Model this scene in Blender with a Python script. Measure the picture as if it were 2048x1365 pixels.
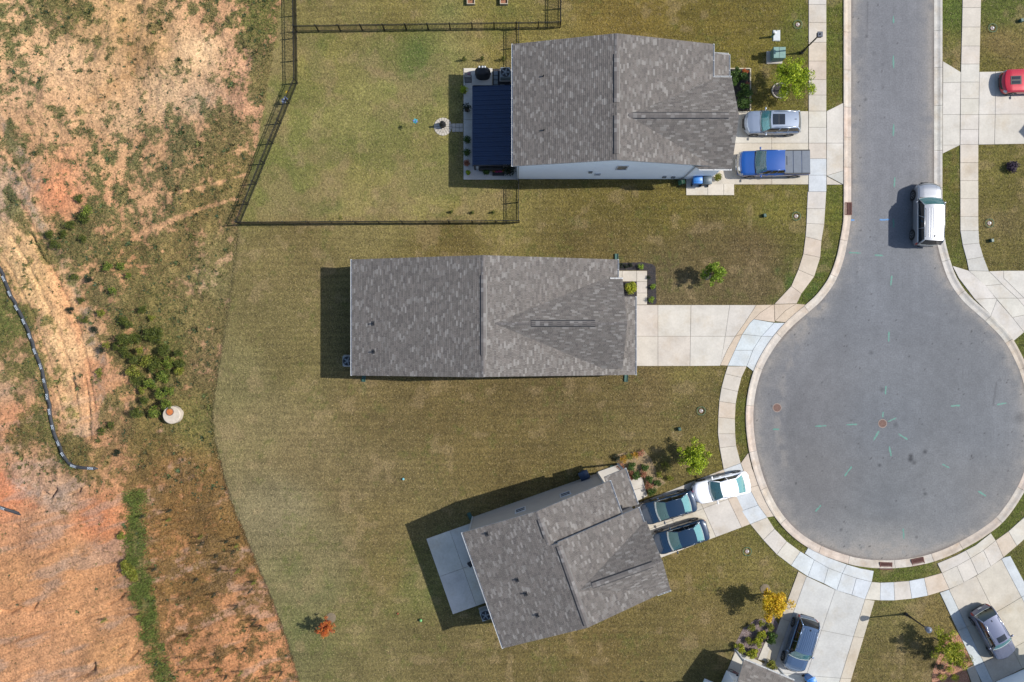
import bpy, bmesh, math, random
import numpy as np
from mathutils import Vector, Matrix
random.seed(7); RNG = np.random.default_rng(11)
for o in list(bpy.data.objects): bpy.data.objects.remove(o)
scene = bpy.context.scene
COL = scene.collection
# ------------------------------------------------------------------ camera, sky, sun, exposure
PX, HC = 0.04, 60.0                       # metres per photograph pixel on the ground, camera height
cam_d = bpy.data.cameras.new('camera'); cam = bpy.data.objects.new('camera', cam_d); COL.objects.link(cam)
cam.location = (0, 0, HC); cam.rotation_euler = (0, 0, 0)
cam_d.sensor_width = 36; cam_d.lens = 36*HC/(2048*PX); cam_d.clip_end = 3000; cam_d.clip_start = 1
scene.camera = cam
SUN_DIR = Vector((1, 0.104, 0)).normalized()*1.0
SUN_EL = math.radians(44.0)
sun_vec = Vector((SUN_DIR.x*math.cos(SUN_EL), SUN_DIR.y*math.cos(SUN_EL), math.sin(SUN_EL)))
w = bpy.data.worlds.new('World'); scene.world = w; w.use_nodes = True
nt = w.node_tree
sky = nt.nodes.new('ShaderNodeTexSky'); sky.sky_type = 'NISHITA'; sky.sun_disc = False
sky.sun_elevation = SUN_EL; sky.sun_rotation = math.atan2(SUN_DIR.x, SUN_DIR.y)
sky.air_density = 1.0; sky.dust_density = 1.0; sky.ozone_density = 1.0
bg = nt.nodes['Background']; bg.inputs['Strength'].default_value = 0.125
nt.links.new(sky.outputs[0], bg.inputs[0])
sd = bpy.data.lights.new('sun', 'SUN'); sd.energy = 4.35; sd.angle = math.radians(0.53); sd.color = (1.0, 0.958, 0.888)
so = bpy.data.objects.new('sun', sd); COL.objects.link(so); so.location = (60, 6, 80)
so.rotation_euler = sun_vec.to_track_quat('Z', 'Y').to_euler()
vs = scene.view_settings; vs.view_transform = 'Standard'; vs.look = 'None'; vs.gamma = 1; vs.exposure = 0.83
try: vs.use_curve_mapping = False
except Exception: pass
scene.cycles.max_bounces = 6; scene.cycles.transparent_max_bounces = 8
K = 0.5                                   # photograph brightness -> surface reflectance at this exposure
# ------------------------------------------------------------------ helpers
def lin(c):
    c = np.asarray(c, float)/255.0
    return np.where(c <= 0.04045, c/12.92, ((c+0.055)/1.055)**2.4)
def C(r, g, b, k=None):
    v = lin((r, g, b))*(K if k is None else k); return (float(v[0]), float(v[1]), float(v[2]), 1.0)
def W2(x, y): return ((x-1024)*PX, (682.5-y)*PX)
def W(x, y, z=0.0):
    s = (1-z/HC)*PX; return Vector(((x-1024)*s, (682.5-y)*s, z))
MATS = {}
def nn(t, typ, **kw):
    n = t.nodes.new(typ)
    for k, v in kw.items(): setattr(n, k, v)
    return n
def pm(name, c1, c2=None, scale=6.0, rough=0.7, bump=0.0, bscale=None, metallic=0.0, coat=0.0, spec=0.5, island=None, objcol=False, attr=None,
       var=0.0, wave=None, detail=6.0, transl=0.0, fine=None, stain=None):
    """procedural material: colour from noise between c1 and c2 (or island / object / attribute colours) plus bump"""
    if name in MATS: return MATS[name]
    m = bpy.data.materials.new(name); m.use_nodes = True; t = m.node_tree; N = t.nodes; L = t.links
    b = N['Principled BSDF']; tc = nn(t, 'ShaderNodeTexCoord'); co = tc.outputs['Object']
    geo = nn(t, 'ShaderNodeNewGeometry')
    pos = geo.outputs['Position']
    noise = nn(t, 'ShaderNodeTexNoise'); noise.inputs['Scale'].default_value = scale; noise.inputs['Detail'].default_value = detail
    L.new(pos, noise.inputs['Vector'])
    if island:
        ramp = nn(t, 'ShaderNodeValToRGB'); ramp.color_ramp.interpolation = 'LINEAR'
        els = ramp.color_ramp.elements
        while len(els) < len(island): els.new(0.5)
        for e, (p, c) in zip(els, island): e.position = p; e.color = c
        L.new(geo.outputs['Random Per Island'], ramp.inputs['Fac']); base = ramp.outputs['Color']
    elif attr:
        a = nn(t, 'ShaderNodeAttribute'); a.attribute_name = attr; base = a.outputs['Color']
    elif objcol:
        a = nn(t, 'ShaderNodeObjectInfo'); base = a.outputs['Color']
    else:
        ramp = nn(t, 'ShaderNodeValToRGB'); els = ramp.color_ramp.elements
        els[0].position = 0.35; els[1].position = 0.65; els[0].color = c1; els[1].color = c2 or c1
        L.new(noise.outputs['Fac'], ramp.inputs['Fac']); base = ramp.outputs['Color']
    if var > 0:
        mr = nn(t, 'ShaderNodeMapRange'); mr.inputs['From Min'].default_value = 0.3; mr.inputs['From Max'].default_value = 0.7
        mr.inputs['To Min'].default_value = 1-var; mr.inputs['To Max'].default_value = 1+var; mr.clamp = False
        L.new(noise.outputs['Fac'], mr.inputs['Value'])
        mx = nn(t, 'ShaderNodeVectorMath', operation='SCALE'); L.new(base, mx.inputs[0]); L.new(mr.outputs[0], mx.inputs['Scale']); base = mx.outputs[0]
    if fine:
        fs, fv = fine
        n2 = nn(t, 'ShaderNodeTexNoise'); n2.inputs['Scale'].default_value = fs; n2.inputs['Detail'].default_value = 3.0; L.new(pos, n2.inputs['Vector'])
        mr = nn(t, 'ShaderNodeMapRange'); mr.inputs['From Min'].default_value = 0.3; mr.inputs['From Max'].default_value = 0.7
        mr.inputs['To Min'].default_value = 1-fv; mr.inputs['To Max'].default_value = 1+fv; L.new(n2.outputs['Fac'], mr.inputs['Value'])
        mx = nn(t, 'ShaderNodeVectorMath', operation='SCALE'); L.new(base, mx.inputs[0]); L.new(mr.outputs[0], mx.inputs['Scale']); base = mx.outputs[0]
    if stain:
        n3 = nn(t, 'ShaderNodeTexNoise'); n3.inputs['Scale'].default_value = stain[1]; n3.inputs['Detail'].default_value = 7.0; n3.inputs['Roughness'].default_value = .65; L.new(pos, n3.inputs['Vector'])
        mr = nn(t, 'ShaderNodeMapRange'); mr.inputs['From Min'].default_value = stain[2]; mr.inputs['From Max'].default_value = stain[2]+.22; mr.inputs['To Max'].default_value = stain[3]; L.new(n3.outputs['Fac'], mr.inputs['Value'])
        mm = nn(t, 'ShaderNodeMix', data_type='RGBA', blend_type='MULTIPLY'); L.new(mr.outputs[0], mm.inputs['Factor']); L.new(base, mm.inputs['A']); mm.inputs['B'].default_value = stain[0]; base = mm.outputs['Result']
    L.new(base, b.inputs['Base Color'])
    b.inputs['Roughness'].default_value = rough; b.inputs['Metallic'].default_value = metallic
    b.inputs['Coat Weight'].default_value = coat; b.inputs['Coat Roughness'].default_value = 0.04
    b.inputs['Specular IOR Level'].default_value = spec
    if bump > 0:
        nb = nn(t, 'ShaderNodeTexNoise'); nb.inputs['Scale'].default_value = bscale or scale*4; nb.inputs['Detail'].default_value = 4
        L.new(pos, nb.inputs['Vector']); h = nb.outputs['Fac']
        bp = nn(t, 'ShaderNodeBump'); bp.inputs['Strength'].default_value = 1.0; bp.inputs['Distance'].default_value = bump
        L.new(h, bp.inputs['Height']); L.new(bp.outputs[0], b.inputs['Normal'])
    if wave:
        wt = nn(t, 'ShaderNodeTexWave', wave_type='BANDS', bands_direction=wave[0], wave_profile='SAW'); wt.inputs['Scale'].default_value = wave[1]
        L.new(pos, wt.inputs['Vector']); bp = nn(t, 'ShaderNodeBump'); bp.inputs['Distance'].default_value = wave[2]
        L.new(wt.outputs['Fac'], bp.inputs['Height']); L.new(bp.outputs[0], b.inputs['Normal'])
    if transl > 0:
        tr = nn(t, 'ShaderNodeBsdfTranslucent'); L.new(base, tr.inputs['Color'])
        mix = nn(t, 'ShaderNodeMixShader'); mix.inputs[0].default_value = transl
        L.new(b.outputs[0], mix.inputs[1]); L.new(tr.outputs[0], mix.inputs[2]); L.new(mix.outputs[0], N['Material Output'].inputs['Surface'])
    MATS[name] = m; return m
FR = {}
def mesh(name, V, F, mat=None, smooth=False):
    me = bpy.data.meshes.new(name); me.from_pydata([tuple(v) for v in V], [], F)
    if mat: me.materials.append(mat)
    if smooth: me.shade_smooth()
    return me
def tag(o, label=None, cat=None, group=None, kind=None):
    if label: o['label'] = label
    if cat: o['category'] = cat
    if group: o['group'] = group
    if kind: o['kind'] = kind
    return o
def link(o, parent=None):
    COL.objects.link(o)
    if parent is not None: o.parent = parent
    return o
def thing(name, loc, rz=0.0, label=None, cat=None, group=None, kind=None):
    o = bpy.data.objects.new(name, None); o.empty_display_size = 0.3; link(o); o.location = loc; o.rotation_euler = (0, 0, rz)
    return tag(o, label, cat, group, kind)
class MB:
    def __init__(s): s.V = []; s.F = []
    def add(s, V, F, M=None):
        n = len(s.V)
        s.V += [(M @ Vector(v)) if M is not None else Vector(v) for v in V]
        s.F += [tuple(i+n for i in f) for f in F]; return s
    def box(s, c, d, M=None, bev=0.0):
        x, y, z = d[0]/2, d[1]/2, d[2]/2
        if bev > 0:
            b = min(bev, x*.9, y*.9, z*.9); V = []; F = []
            def ring(zz, i): return [(-x+i, -y+2*i if False else -y+i, zz), (x-i, -y+i, zz), (x-i, y-i, zz), (-x+i, y-i, zz)]
            rings = [ring(-z, b), ring(-z+b, 0), ring(z-b, 0), ring(z, b)]
            for r in rings: V += r
            for k in range(3):
                for j in range(4): a = k*4+j; bb = k*4+(j+1) % 4; F.append((a, bb, bb+4, a+4))
            F += [(3, 2, 1, 0), (12, 13, 14, 15)]
        else:
            V = [(-x, -y, -z), (x, -y, -z), (x, y, -z), (-x, y, -z), (-x, -y, z), (x, -y, z), (x, y, z), (-x, y, z)]
            F = [(0, 3, 2, 1), (4, 5, 6, 7), (0, 1, 5, 4), (1, 2, 6, 5), (2, 3, 7, 6), (3, 0, 4, 7)]
        V = [Vector(v)+Vector(c) for v in V]
        return s.add(V, F, M)
    def tube(s, pts, rads, n=8, caps=True):
        pts = [Vector(p) for p in pts]; base = len(s.V)
        if not hasattr(rads, '__len__'): rads = [rads]*len(pts)
        for i, p in enumerate(pts):
            d = (pts[min(i+1, len(pts)-1)]-pts[max(i-1, 0)]).normalized()
            u = d.orthogonal().normalized() if abs(d.z) < .95 else Vector((1, 0, 0)); u = (u-d*u.dot(d)).normalized(); v = d.cross(u)
            for k in range(n):
                a = 2*math.pi*k/n; s.V.append(p+(u*math.cos(a)+v*math.sin(a))*rads[i])
        for i in range(len(pts)-1):
            for k in range(n):
                a = base+i*n+k; b = base+i*n+(k+1) % n; s.F.append((a, b, b+n, a+n))
        if caps:
            s.F.append(tuple(base+k for k in range(n))[::-1]); s.F.append(tuple(base+(len(pts)-1)*n+k for k in range(n)))
        return s
    def lathe(s, prof, n=16, c=(0, 0, 0), cap=True):
        base = len(s.V); c = Vector(c)
        for r, z in prof:
            for k in range(n): a = 2*math.pi*k/n; s.V.append(c+Vector((r*math.cos(a), r*math.sin(a), z)))
        for i in range(len(prof)-1):
            for k in range(n):
                a = base+i*n+k; b = base+i*n+(k+1) % n; s.F.append((a, b, b+n, a+n))
        if cap:
            s.F.append(tuple(base+k for k in range(n))[::-1]); s.F.append(tuple(base+(len(prof)-1)*n+k for k in range(n)))
        return s
    def grid(s, P, flip=False):
        R = len(P); Cn = len(P[0]); base = len(s.V)
        for r in P: s.V += [Vector(p) for p in r]
        for i in range(R-1):
            for j in range(Cn-1):
                a = base+i*Cn+j; f = (a, a+1, a+Cn+1, a+Cn); s.F.append(f[::-1] if flip else f)
        return s
    def prism(s, poly, z0, z1):
        """extruded polygon (list of xy)"""
        n = len(poly); base = len(s.V)
        if area(poly) < 0: poly = poly[::-1]
        for z in (z0, z1): s.V += [Vector((p[0], p[1], z)) for p in poly]
        s.F.append(tuple(base+i for i in range(n))[::-1]); s.F.append(tuple(base+n+i for i in range(n)))
        for i in range(n): j = (i+1) % n; s.F.append((base+i, base+j, base+n+j, base+n+i))
        return s
    def build(s, name, mat, parent=None, smooth=False, loc=None, rz=None):
        me = mesh(name, s.V, s.F, mat, smooth); o = bpy.data.objects.new(name, me); link(o, parent)
        if loc is not None: o.location = loc
        if rz is not None: o.rotation_euler = (0, 0, rz)
        return o
def area(p): return 0.5*sum(p[i][0]*p[(i+1) % len(p)][1]-p[(i+1) % len(p)][0]*p[i][1] for i in range(len(p)))
def inset(poly, d):
    if area(poly) < 0: poly = poly[::-1]
    n = len(poly); out = []
    for i in range(n):
        p0, p1, p2 = Vector(poly[i-1][:2]), Vector(poly[i][:2]), Vector(poly[(i+1) % n][:2])
        e1 = (p1-p0).normalized(); e2 = (p2-p1).normalized(); n1 = Vector((-e1.y, e1.x)); n2 = Vector((-e2.y, e2.x))
        m = n1+n2; den = 1+n1.dot(n2); q = p1+m*(d/max(den, .25)); out.append((q.x, q.y))
    return out
def pip(px, py, poly):
    inside = np.zeros(px.shape, bool); n = len(poly)
    for i in range(n):
        x1, y1 = poly[i]; x2, y2 = poly[(i+1) % n]
        if y1 == y2: continue
        c = ((y1 > py) != (y2 > py)) & (px < (x2-x1)*(py-y1)/(y2-y1)+x1); inside ^= c
    return inside
def vn(x, y, seed):
    xi = np.floor(x).astype(np.int64); yi = np.floor(y).astype(np.int64); fx = x-xi; fy = y-yi
    fx = fx*fx*(3-2*fx); fy = fy*fy*(3-2*fy)
    def h(a, b):
        v = (a*374761393+b*668265263+seed*974634777) & 0xffffffff; v = ((v ^ (v >> 13))*1274126177) & 0xffffffff
        v = v ^ (v >> 16); return (v & 0xffff)/65535.0
    return (h(xi, yi)*(1-fx)+h(xi+1, yi)*fx)*(1-fy)+(h(xi, yi+1)*(1-fx)+h(xi+1, yi+1)*fx)*fy
def fbm(x, y, seed, o=4, g=0.5):
    s = 0; a = 1; t = 0
    for k in range(o): s = s+a*vn(x*2**k, y*2**k, seed+k*17); t += a; a *= g
    return s/t
def sst(v, a, b): t = np.clip((v-a)/(b-a), 0, 1); return t*t*(3-2*t)
def pldist(px, py, pts):
    d = np.full(px.shape, 1e9)
    for (x1, y1), (x2, y2) in zip(pts[:-1], pts[1:]):
        dx, dy = x2-x1, y2-y1; t = np.clip(((px-x1)*dx+(py-y1)*dy)/(dx*dx+dy*dy+1e-9), 0, 1)
        d = np.minimum(d, np.hypot(px-(x1+t*dx), py-(y1+t*dy)))
    return d
def shep(px, py, pts, vals, p=3.0, s=12.0):
    num = np.zeros(px.shape+(vals.shape[1],)); den = np.zeros(px.shape)
    for (x, y), v in zip(pts, vals):
        wt = 1.0/((px-x)**2+(py-y)**2+s*s)**(p/2); num += wt[..., None]*v; den += wt
    return num/den[..., None]
def soup(name, P, colr, mat, parent=None, kind='stuff', label=None, cat=None):
    """a mesh of loose polygons: P (n,k,3) corners, colr (n,3)"""
    n, k, _ = P.shape; me = bpy.data.meshes.new(name)
    me.vertices.add(n*k); me.vertices.foreach_set('co', P.reshape(-1).astype(np.float32))
    me.loops.add(n*k); me.loops.foreach_set('vertex_index', np.arange(n*k, dtype=np.int32))
    me.polygons.add(n); me.polygons.foreach_set('loop_start', np.arange(0, n*k, k, dtype=np.int32))
    try: me.polygons.foreach_set('loop_total', np.full(n, k, dtype=np.int32))
    except Exception: pass
    if colr is not None:
        ca = me.color_attributes.new('Col', 'FLOAT_COLOR', 'POINT')
        cc = np.ones((n*k, 4), np.float32); cc[:, :3] = np.repeat(colr, k, axis=0); ca.data.foreach_set('color', cc.reshape(-1))
    me.update(calc_edges=True); me.materials.append(mat)
    o = bpy.data.objects.new(name, me); link(o, parent); tag(o, label, cat, None, kind); return o
def blades(x, y, z, ln, wd, lean, az=None):
    """triangular blades; lean = angle off vertical"""
    n = len(x); az = RNG.uniform(0, 2*np.pi, n) if az is None else az
    d = np.stack([np.cos(az), np.sin(az), np.zeros(n)], 1); s = np.stack([-np.sin(az), np.cos(az), np.zeros(n)], 1)
    b = np.stack([x, y, z], 1); tip = b+d*(ln*np.sin(lean))[:, None]; tip[:, 2] += ln*np.cos(lean)
    P = np.stack([b-s*(wd/2)[:, None], b+s*(wd/2)[:, None], tip], 1); return P
# ------------------------------------------------------------------ the setting: ground, road, kerb, pavements
def catmull(pts, step=9.0):
    P = [np.array(p, float) for p in pts]; P = [2*P[0]-P[1]]+P+[2*P[-1]-P[-2]]; out = []
    for i in range(1, len(P)-2):
        n = max(2, int(np.hypot(*(P[i+1]-P[i]))/step))
        for k in range(n):
            t = k/n; a, b, c, d = P[i-1], P[i], P[i+1], P[i+2]
            out.append(0.5*((2*b)+(c-a)*t+(2*a-5*b+4*c-d)*t*t+(3*b-a-3*c+d)*t**3))
    out.append(P[-2]); return [tuple(p) for p in out]
RE = catmull([(1702,-160),(1702,60),(1702,240),(1702,420),(1699.5,455),(1695,482),(1687,520),(1671,562),(1645,599),(1618,624),(1581.5,656),(1552.5,690),(1528,731),(1514,772),
  (1507,818),(1508,864),(1516,915),(1532,968),(1557,1018),(1593,1060),(1640,1091),(1697,1112),(1733,1119),(1765,1121),(1798,1120),(1844,1113),(1890,1098),(1935,1075),
  (1964,1057),(1996,1031),(2028,986),(2048,944),(2060,898),(2063,857),(2058,810),(2048,770),(2034,730),(2008,682),(1971,643),(1929.6,606),(1906,576),(1891,546),(1876,495),(1869.5,450),(1868,400),(1868,200),(1868,0),(1868,-160)], 9.0)
KW = 15.5
def offs(pts, d):
    out = []
    for i, p in enumerate(pts):
        a = np.array(pts[max(i-1, 0)]); b = np.array(pts[min(i+1, len(pts)-1)]); t = (b-a)/np.hypot(*(b-a)); out.append((p[0]-t[1]*d, p[1]+t[0]*d))
    return out
KO = offs(RE, KW)
HARD = [offs(RE, KW+1.0)]                 # everything paved or built on: no grass grows there
m_conc = pm('concrete', None, objcol=True, scale=.8, var=0.10, rough=0.85, bump=0.002, bscale=60, fine=(7.0, 0.06), detail=8, stain=((.80, .70, .56, 1), .45, .50, .55))
m_joint = pm('joint_dirt', C(95, 85, 70), C(120, 105, 85), scale=8, rough=0.95)
m_kerb = pm('kerb_concrete', None, objcol=True, scale=1.6, var=0.14, rough=0.85, bump=0.003, bscale=50, fine=(8.0, 0.08), detail=8, stain=((.78, .64, .50, 1), .7, .48, .6))
TAN, PINK, LIGHT, WHITE, GREY, BUFF = (211, 201, 186), (212, 196, 178), (214, 207, 195), (211, 216, 219), (198, 195, 186), (206, 195, 177)
def setcol(o, c, j=0.05):
    f = 1+random.uniform(-j, j); v = C(*c); o.color = (v[0]*f, v[1]*f*(1+random.uniform(-.012, .012)), v[2]*f*(1+random.uniform(-.02, .02)), 1)
def slab_mesh(poly, z0, z1, bev=0.012):
    P0 = poly if area(poly) > 0 else poly[::-1]; Pi = inset(P0, bev); n = len(P0)
    V = [(x, y, z0) for x, y in P0]+[(x, y, z1-bev*.8) for x, y in P0]+[(x, y, z1) for x, y in Pi]
    F = []
    for k in range(2):
        for i in range(n): j = (i+1) % n; F.append((k*n+i, k*n+j, (k+1)*n+j, (k+1)*n+i))
    F.append(tuple(2*n+i for i in range(n))); return V, F
class Paving:
    def __init__(s, name, label=None):
        s.name = name; s.polys = []; s.slabs = []; s.label = label
    def slab(s, poly, c=TAN, j=0.04): s.slabs.append((poly, c, j)); return s
    def strip(s, pairs, c=TAN, cols=None):
        for i in range(len(pairs)-1):
            (a, b), (d, e) = pairs[i], pairs[i+1]; s.slab([a, b, e, d], cols[i] if cols else c)
        return s
    def quads(s, top, bot, sb, tb, c=TAN, colf=None):
        def ev(pl, t):
            pl = [np.array(p, float) for p in pl]; seg = [np.hypot(*(q-p)) for p, q in zip(pl[:-1], pl[1:])]; L = sum(seg)*t
            for p, q, d in zip(pl[:-1], pl[1:], seg):
                if L <= d+1e-6: return p+(q-p)*L/d
                L -= d
            return pl[-1]
        for i in range(len(sb)-1):
            for k in range(len(tb)-1):
                def P(a, t): return tuple(ev(top, a)*(1-t)+ev(bot, a)*t)
                n = 3; up = [P(sb[i]+(sb[i+1]-sb[i])*q/n, tb[k]) for q in range(n+1)]; dn = [P(sb[i]+(sb[i+1]-sb[i])*q/n, tb[k+1]) for q in range(n+1)]
                s.slab(up+dn[::-1], colf(i, k) if colf else c)
        return s
    def done(s, gap=0.009, z=0.055, parent_label=None, zb=0.012):
        base = MB()
        for p, c, j in s.slabs:
            q = inset([W2(*a) for a in p], -0.004); base.prism(q, -0.1, zb+random.uniform(0, .003))
        o = base.build(s.name, m_joint); tag(o, s.label, None, None, 'structure')
        for p, c, j in s.slabs:
            q = inset([W2(*a) for a in p], gap); V, F = slab_mesh(q, -0.02, z+random.uniform(-.004, .004))
            so_ = bpy.data.objects.new('slab', mesh('slab', V, F, m_conc)); link(so_, o); setcol(so_, c, j)
            HARD.append(p)
        s.obj = o; return s
sw = Paving('pavement')
yj = [-135, -98, -62, -26, 10, 46, 85.6, 123, 160, 191, 223, 255.5, 287, 318, 351, 384]
prs = [((1616.8, y), (1652.3, y)) for y in yj]
cl = [TAN, PINK, TAN, LIGHT, TAN, TAN, PINK, PINK, TAN, TAN, LIGHT, LIGHT, TAN, WHITE, WHITE]
sw.strip(prs, cols=cl)
sw.strip([((1615, 384), (1652, 384)), ((1613.5, 418), (1650, 418)), ((1612.5, 447.5), (1648, 449)), ((1610.5, 474), (1642.5, 482)), ((1606, 508.5), (1640, 515.5)), ((1596, 540), (1628, 553.6)),
          ((1582, 572.7), (1602.5, 588)), ((1548, 609), (1593, 607.5))], cols=[LIGHT, LIGHT, TAN, PINK, PINK, PINK, PINK])
sw.strip([((1455, 733), (1493, 733)), ((1450, 748), (1482.5, 755.5)), ((1442.5, 776), (1475.5, 783.5)), ((1438, 803), (1471, 808)), ((1436, 835), (1469.5, 838)), ((1435.5, 868), (1470, 868)),
          ((1439, 896), (1472, 892)), ((1446.7, 939), (1481, 926.7))], cols=[TAN, TAN, TAN, PINK, TAN, TAN, TAN])
sw.strip([((1446.7, 939), (1481, 926.7)), ((1466, 992), (1498, 976)), ((1483, 1022), (1516, 1010.5)), ((1500, 1048.6), (1534, 1035))], c=WHITE)
sw.strip([((1500, 1048.6), (1534, 1035)), ((1526, 1080), (1548.6, 1058)), ((1553, 1109), (1573, 1083)), ((1581.6, 1131), (1600, 1103))], cols=[TAN, LIGHT, LIGHT])
sw.strip([((1581.6, 1131), (1600, 1103)), ((1615, 1153), (1628, 1120)), ((1647, 1167), (1656, 1136)), ((1673, 1181), (1684, 1147)), ((1703, 1190), (1712, 1156.5)), ((1729, 1198.6), (1743, 1164))], c=WHITE)
sw.strip([((1729, 1198.6), (1743, 1164)), ((1759.5, 1201), (1760.3, 1165.5)), ((1788.6, 1201), (1787, 1164.5)), ((1823, 1197.5), (1817.5, 1162)), ((1855, 1191.5), (1847.5, 1156)), ((1898, 1178.5), (1883, 1146))],
         cols=[LIGHT, WHITE, LIGHT, WHITE, PINK])
sw.strip([((1898, 1178.5), (1883, 1146)), ((1927, 1165), (1913, 1132)), ((1955, 1149.4), (1940, 1117)), ((1981, 1133), (1966, 1101)), ((2006, 1115), (1990.6, 1081))], c=LIGHT)
sw.strip([((2006, 1115), (1990.6, 1081)), ((2033, 1092), (2016, 1063)), ((2066, 1062), (2046, 1036)), ((2100, 1020), (2075, 1000))], cols=[PINK, LIGHT, LIGHT])
yr = [-140, -101, -62, -23, 16, 55, 93, 129, 165, 198, 230, 260, 290, 326, 362, 398, 434, 462]
xl = lambda y: np.interp(y, [0, 145, 290, 458], [1924.6, 1921, 1919.5, 1920]); xr = lambda y: np.interp(y, [0, 145, 290, 440, 470], [1961.6, 1958, 1956, 1956, 1956.5])
sw.strip([((float(xl(y)), y), (float(xr(y)), y)) for y in yr], cols=[TAN]*7+[LIGHT]*5+[TAN]*4+[LIGHT])
sw.strip([((1920, 462), (1956.5, 462)), ((1924.5, 490), (1958, 486.7)), ((1932.7, 520), (1966, 514)), ((1937, 542), (1977, 543))], c=GREY)
sw.done()
d1 = Paving('driveway')
for a, b in ((1415, 1543), (1543, 1616.3)):
    for c_, d_ in ((223, 287), (287, 369.5)): d1.slab([(a, c_), (b, c_), (b, d_), (a, d_)], LIGHT if c_ < 250 else TAN)
d1.slab([(1652.8, 223), (1687, 206), (1687, 287), (1652.8, 287)], LIGHT).slab([(1652.8, 287), (1686.5, 287), (1686.5, 342), (1652.5, 352)], LIGHT).slab([(1652.5, 352), (1686.5, 342), (1686.5, 370)], GREY)
d1.slab([(1652.5, 353), (1684, 370), (1652.5, 370)], TAN)
d1.done()
w1 = Paving('garden_path')
for p in ([(1372, 356), (1415, 356), (1415, 391), (1372, 391)], [(1415, 369), (1447, 369), (1447, 391), (1415, 391)], [(1447, 346), (1468, 346), (1468, 391), (1447, 391)]): w1.slab(p, (224, 214, 198))
w1.done()
p1 = Paving('patio')
for a, b, c_, d_ in ((927, 137, 985, 179), (927, 179, 1036, 240), (927, 240, 1036, 300), (927, 300, 1036, 360)): p1.slab([(a, b), (c_, b), (c_, d_), (a, d_)], (228, 222, 212))
p1.done()
p3 = Paving('patio')
def uv3(u, v): return (1024+u*.9432+v*.3322, 682.5-u*.3322+v*.9432)
for a, b in ((-293, -243), (-243, -192)):
    for c_, d_ in ((316, 396), (396, 476)): p3.slab([uv3(a, c_), uv3(b, c_), uv3(b, d_), uv3(a, d_)], (236, 228, 214), .02)
p3.done()
d2 = Paving('driveway')
d2.slab([(1245, 610.5), (1315.5, 610.5), (1315.5, 673), (1245, 673)], TAN).slab([(1245, 673), (1315.5, 673), (1315.5, 732.5), (1245, 732.5)], TAN)
d2.slab([(1315.5, 610.5), (1381.5, 610.5), (1380.5, 673), (1315.5, 673)], LIGHT).slab([(1315.5, 673), (1380.5, 673), (1379.5, 732.5), (1315.5, 732.5)], TAN)
d2.slab([(1381.5, 610.5), (1459, 610.5), (1450, 673), (1380.5, 673)], LIGHT).slab([(1380.5, 673), (1450, 673), (1440, 732), (1379.5, 732.5)], LIGHT)
d2.slab([(1459, 610.5), (1512, 610.5), (1490, 645), (1470, 673), (1450, 673)], LIGHT).slab([(1450, 673), (1470, 673), (1454, 700), (1440, 731)], LIGHT)
for p in ([(1512, 610.5), (1544, 610), (1520, 626), (1507, 639), (1499.6, 646), (1484, 669), (1470, 673), (1490, 645)], [(1470, 673), (1484, 669), (1469, 701), (1455, 732), (1440, 731), (1454, 700)],
          [(1544, 610), (1548, 609.5), (1549, 645), (1507, 639), (1520, 626)], [(1548, 609.5), (1592, 608), (1570, 622), (1549.5, 643)], [(1592, 608), (1613, 610), (1577, 646), (1549.5, 643), (1570, 622)]): d2.slab(p, (212, 193, 170))
for p in ([(1507, 639), (1548, 646), (1522.5, 673), (1484, 669), (1499.6, 646)], [(1548, 646), (1576, 646), (1555.5, 670), (1552, 674), (1522.5, 673)], [(1484, 669), (1522.5, 673), (1505, 701), (1469, 701)],
          [(1522.5, 673), (1552, 674), (1530, 705), (1511, 747), (1493, 733), (1505, 701)], [(1469, 701), (1505, 701), (1493, 733), (1455, 732)]): d2.slab(p, (212, 219, 222), .01)
d2.done()
w2 = Paving('garden_path')
for a, b, c_, d_ in ((1225, 542, 1244, 563.5), (1244, 542, 1273, 563.5), (1273, 542, 1294, 563.5), (1273, 563.5, 1294, 586.6), (1273, 586.6, 1294, 610)): w2.slab([(a, b), (c_, b), (c_, d_), (a, d_)], TAN)
w2.done()
d3 = Paving('driveway')
d3.quads([(1268, 1010), (1446.7, 939)], [(1310, 1120), (1500, 1048.6)], [0, .31, .64, .91, 1], [0, .48, 1], colf=lambda i, k: PINK if i == 3 else (LIGHT if (i+k) % 2 else TAN))
d3.slab([(1481, 926.7), (1496, 906), (1504, 938), (1519, 970), (1498, 976), (1490, 950)], PINK).slab([(1498, 976), (1519, 970), (1540, 1006), (1559, 1031), (1534, 1035), (1516, 1010.5)], PINK)
d3.done()
w3 = Paving('garden_path'); w3.slab([(1250, 962), (1284, 954), (1290, 974), (1256, 983)], LIGHT).slab([(1256, 983), (1290, 974), (1295, 992), (1268, 1006)], LIGHT); w3.done()
d4 = Paving('driveway')
d4.quads([(1596, 1143), (1613, 1153), (1673, 1181), (1731, 1199), (1749, 1201.5)], [(1497, 1410), (1686, 1412)], [0, .115, .5, .88, 1], [0, .35, .74, 1], colf=lambda i, k: BUFF if i in (0, 3) else (204, 203, 198))
d4.slab([(1609, 1107), (1616, 1095), (1655, 1115), (1693, 1129), (1684, 1147), (1656, 1136), (1628, 1120)], WHITE).slab([(1684, 1147), (1693, 1129), (1720, 1137), (1747, 1142), (1743, 1164), (1711, 1156)], WHITE)
d4.done()
w4 = Paving('garden_path'); w4.slab([(1530, 1283), (1544.5, 1291), (1536, 1323), (1515, 1319)], LIGHT).slab([(1470, 1303), (1516, 1321), (1560, 1345), (1540, 1400), (1430, 1400)], LIGHT); w4.done()
d5 = Paving('driveway')
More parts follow.
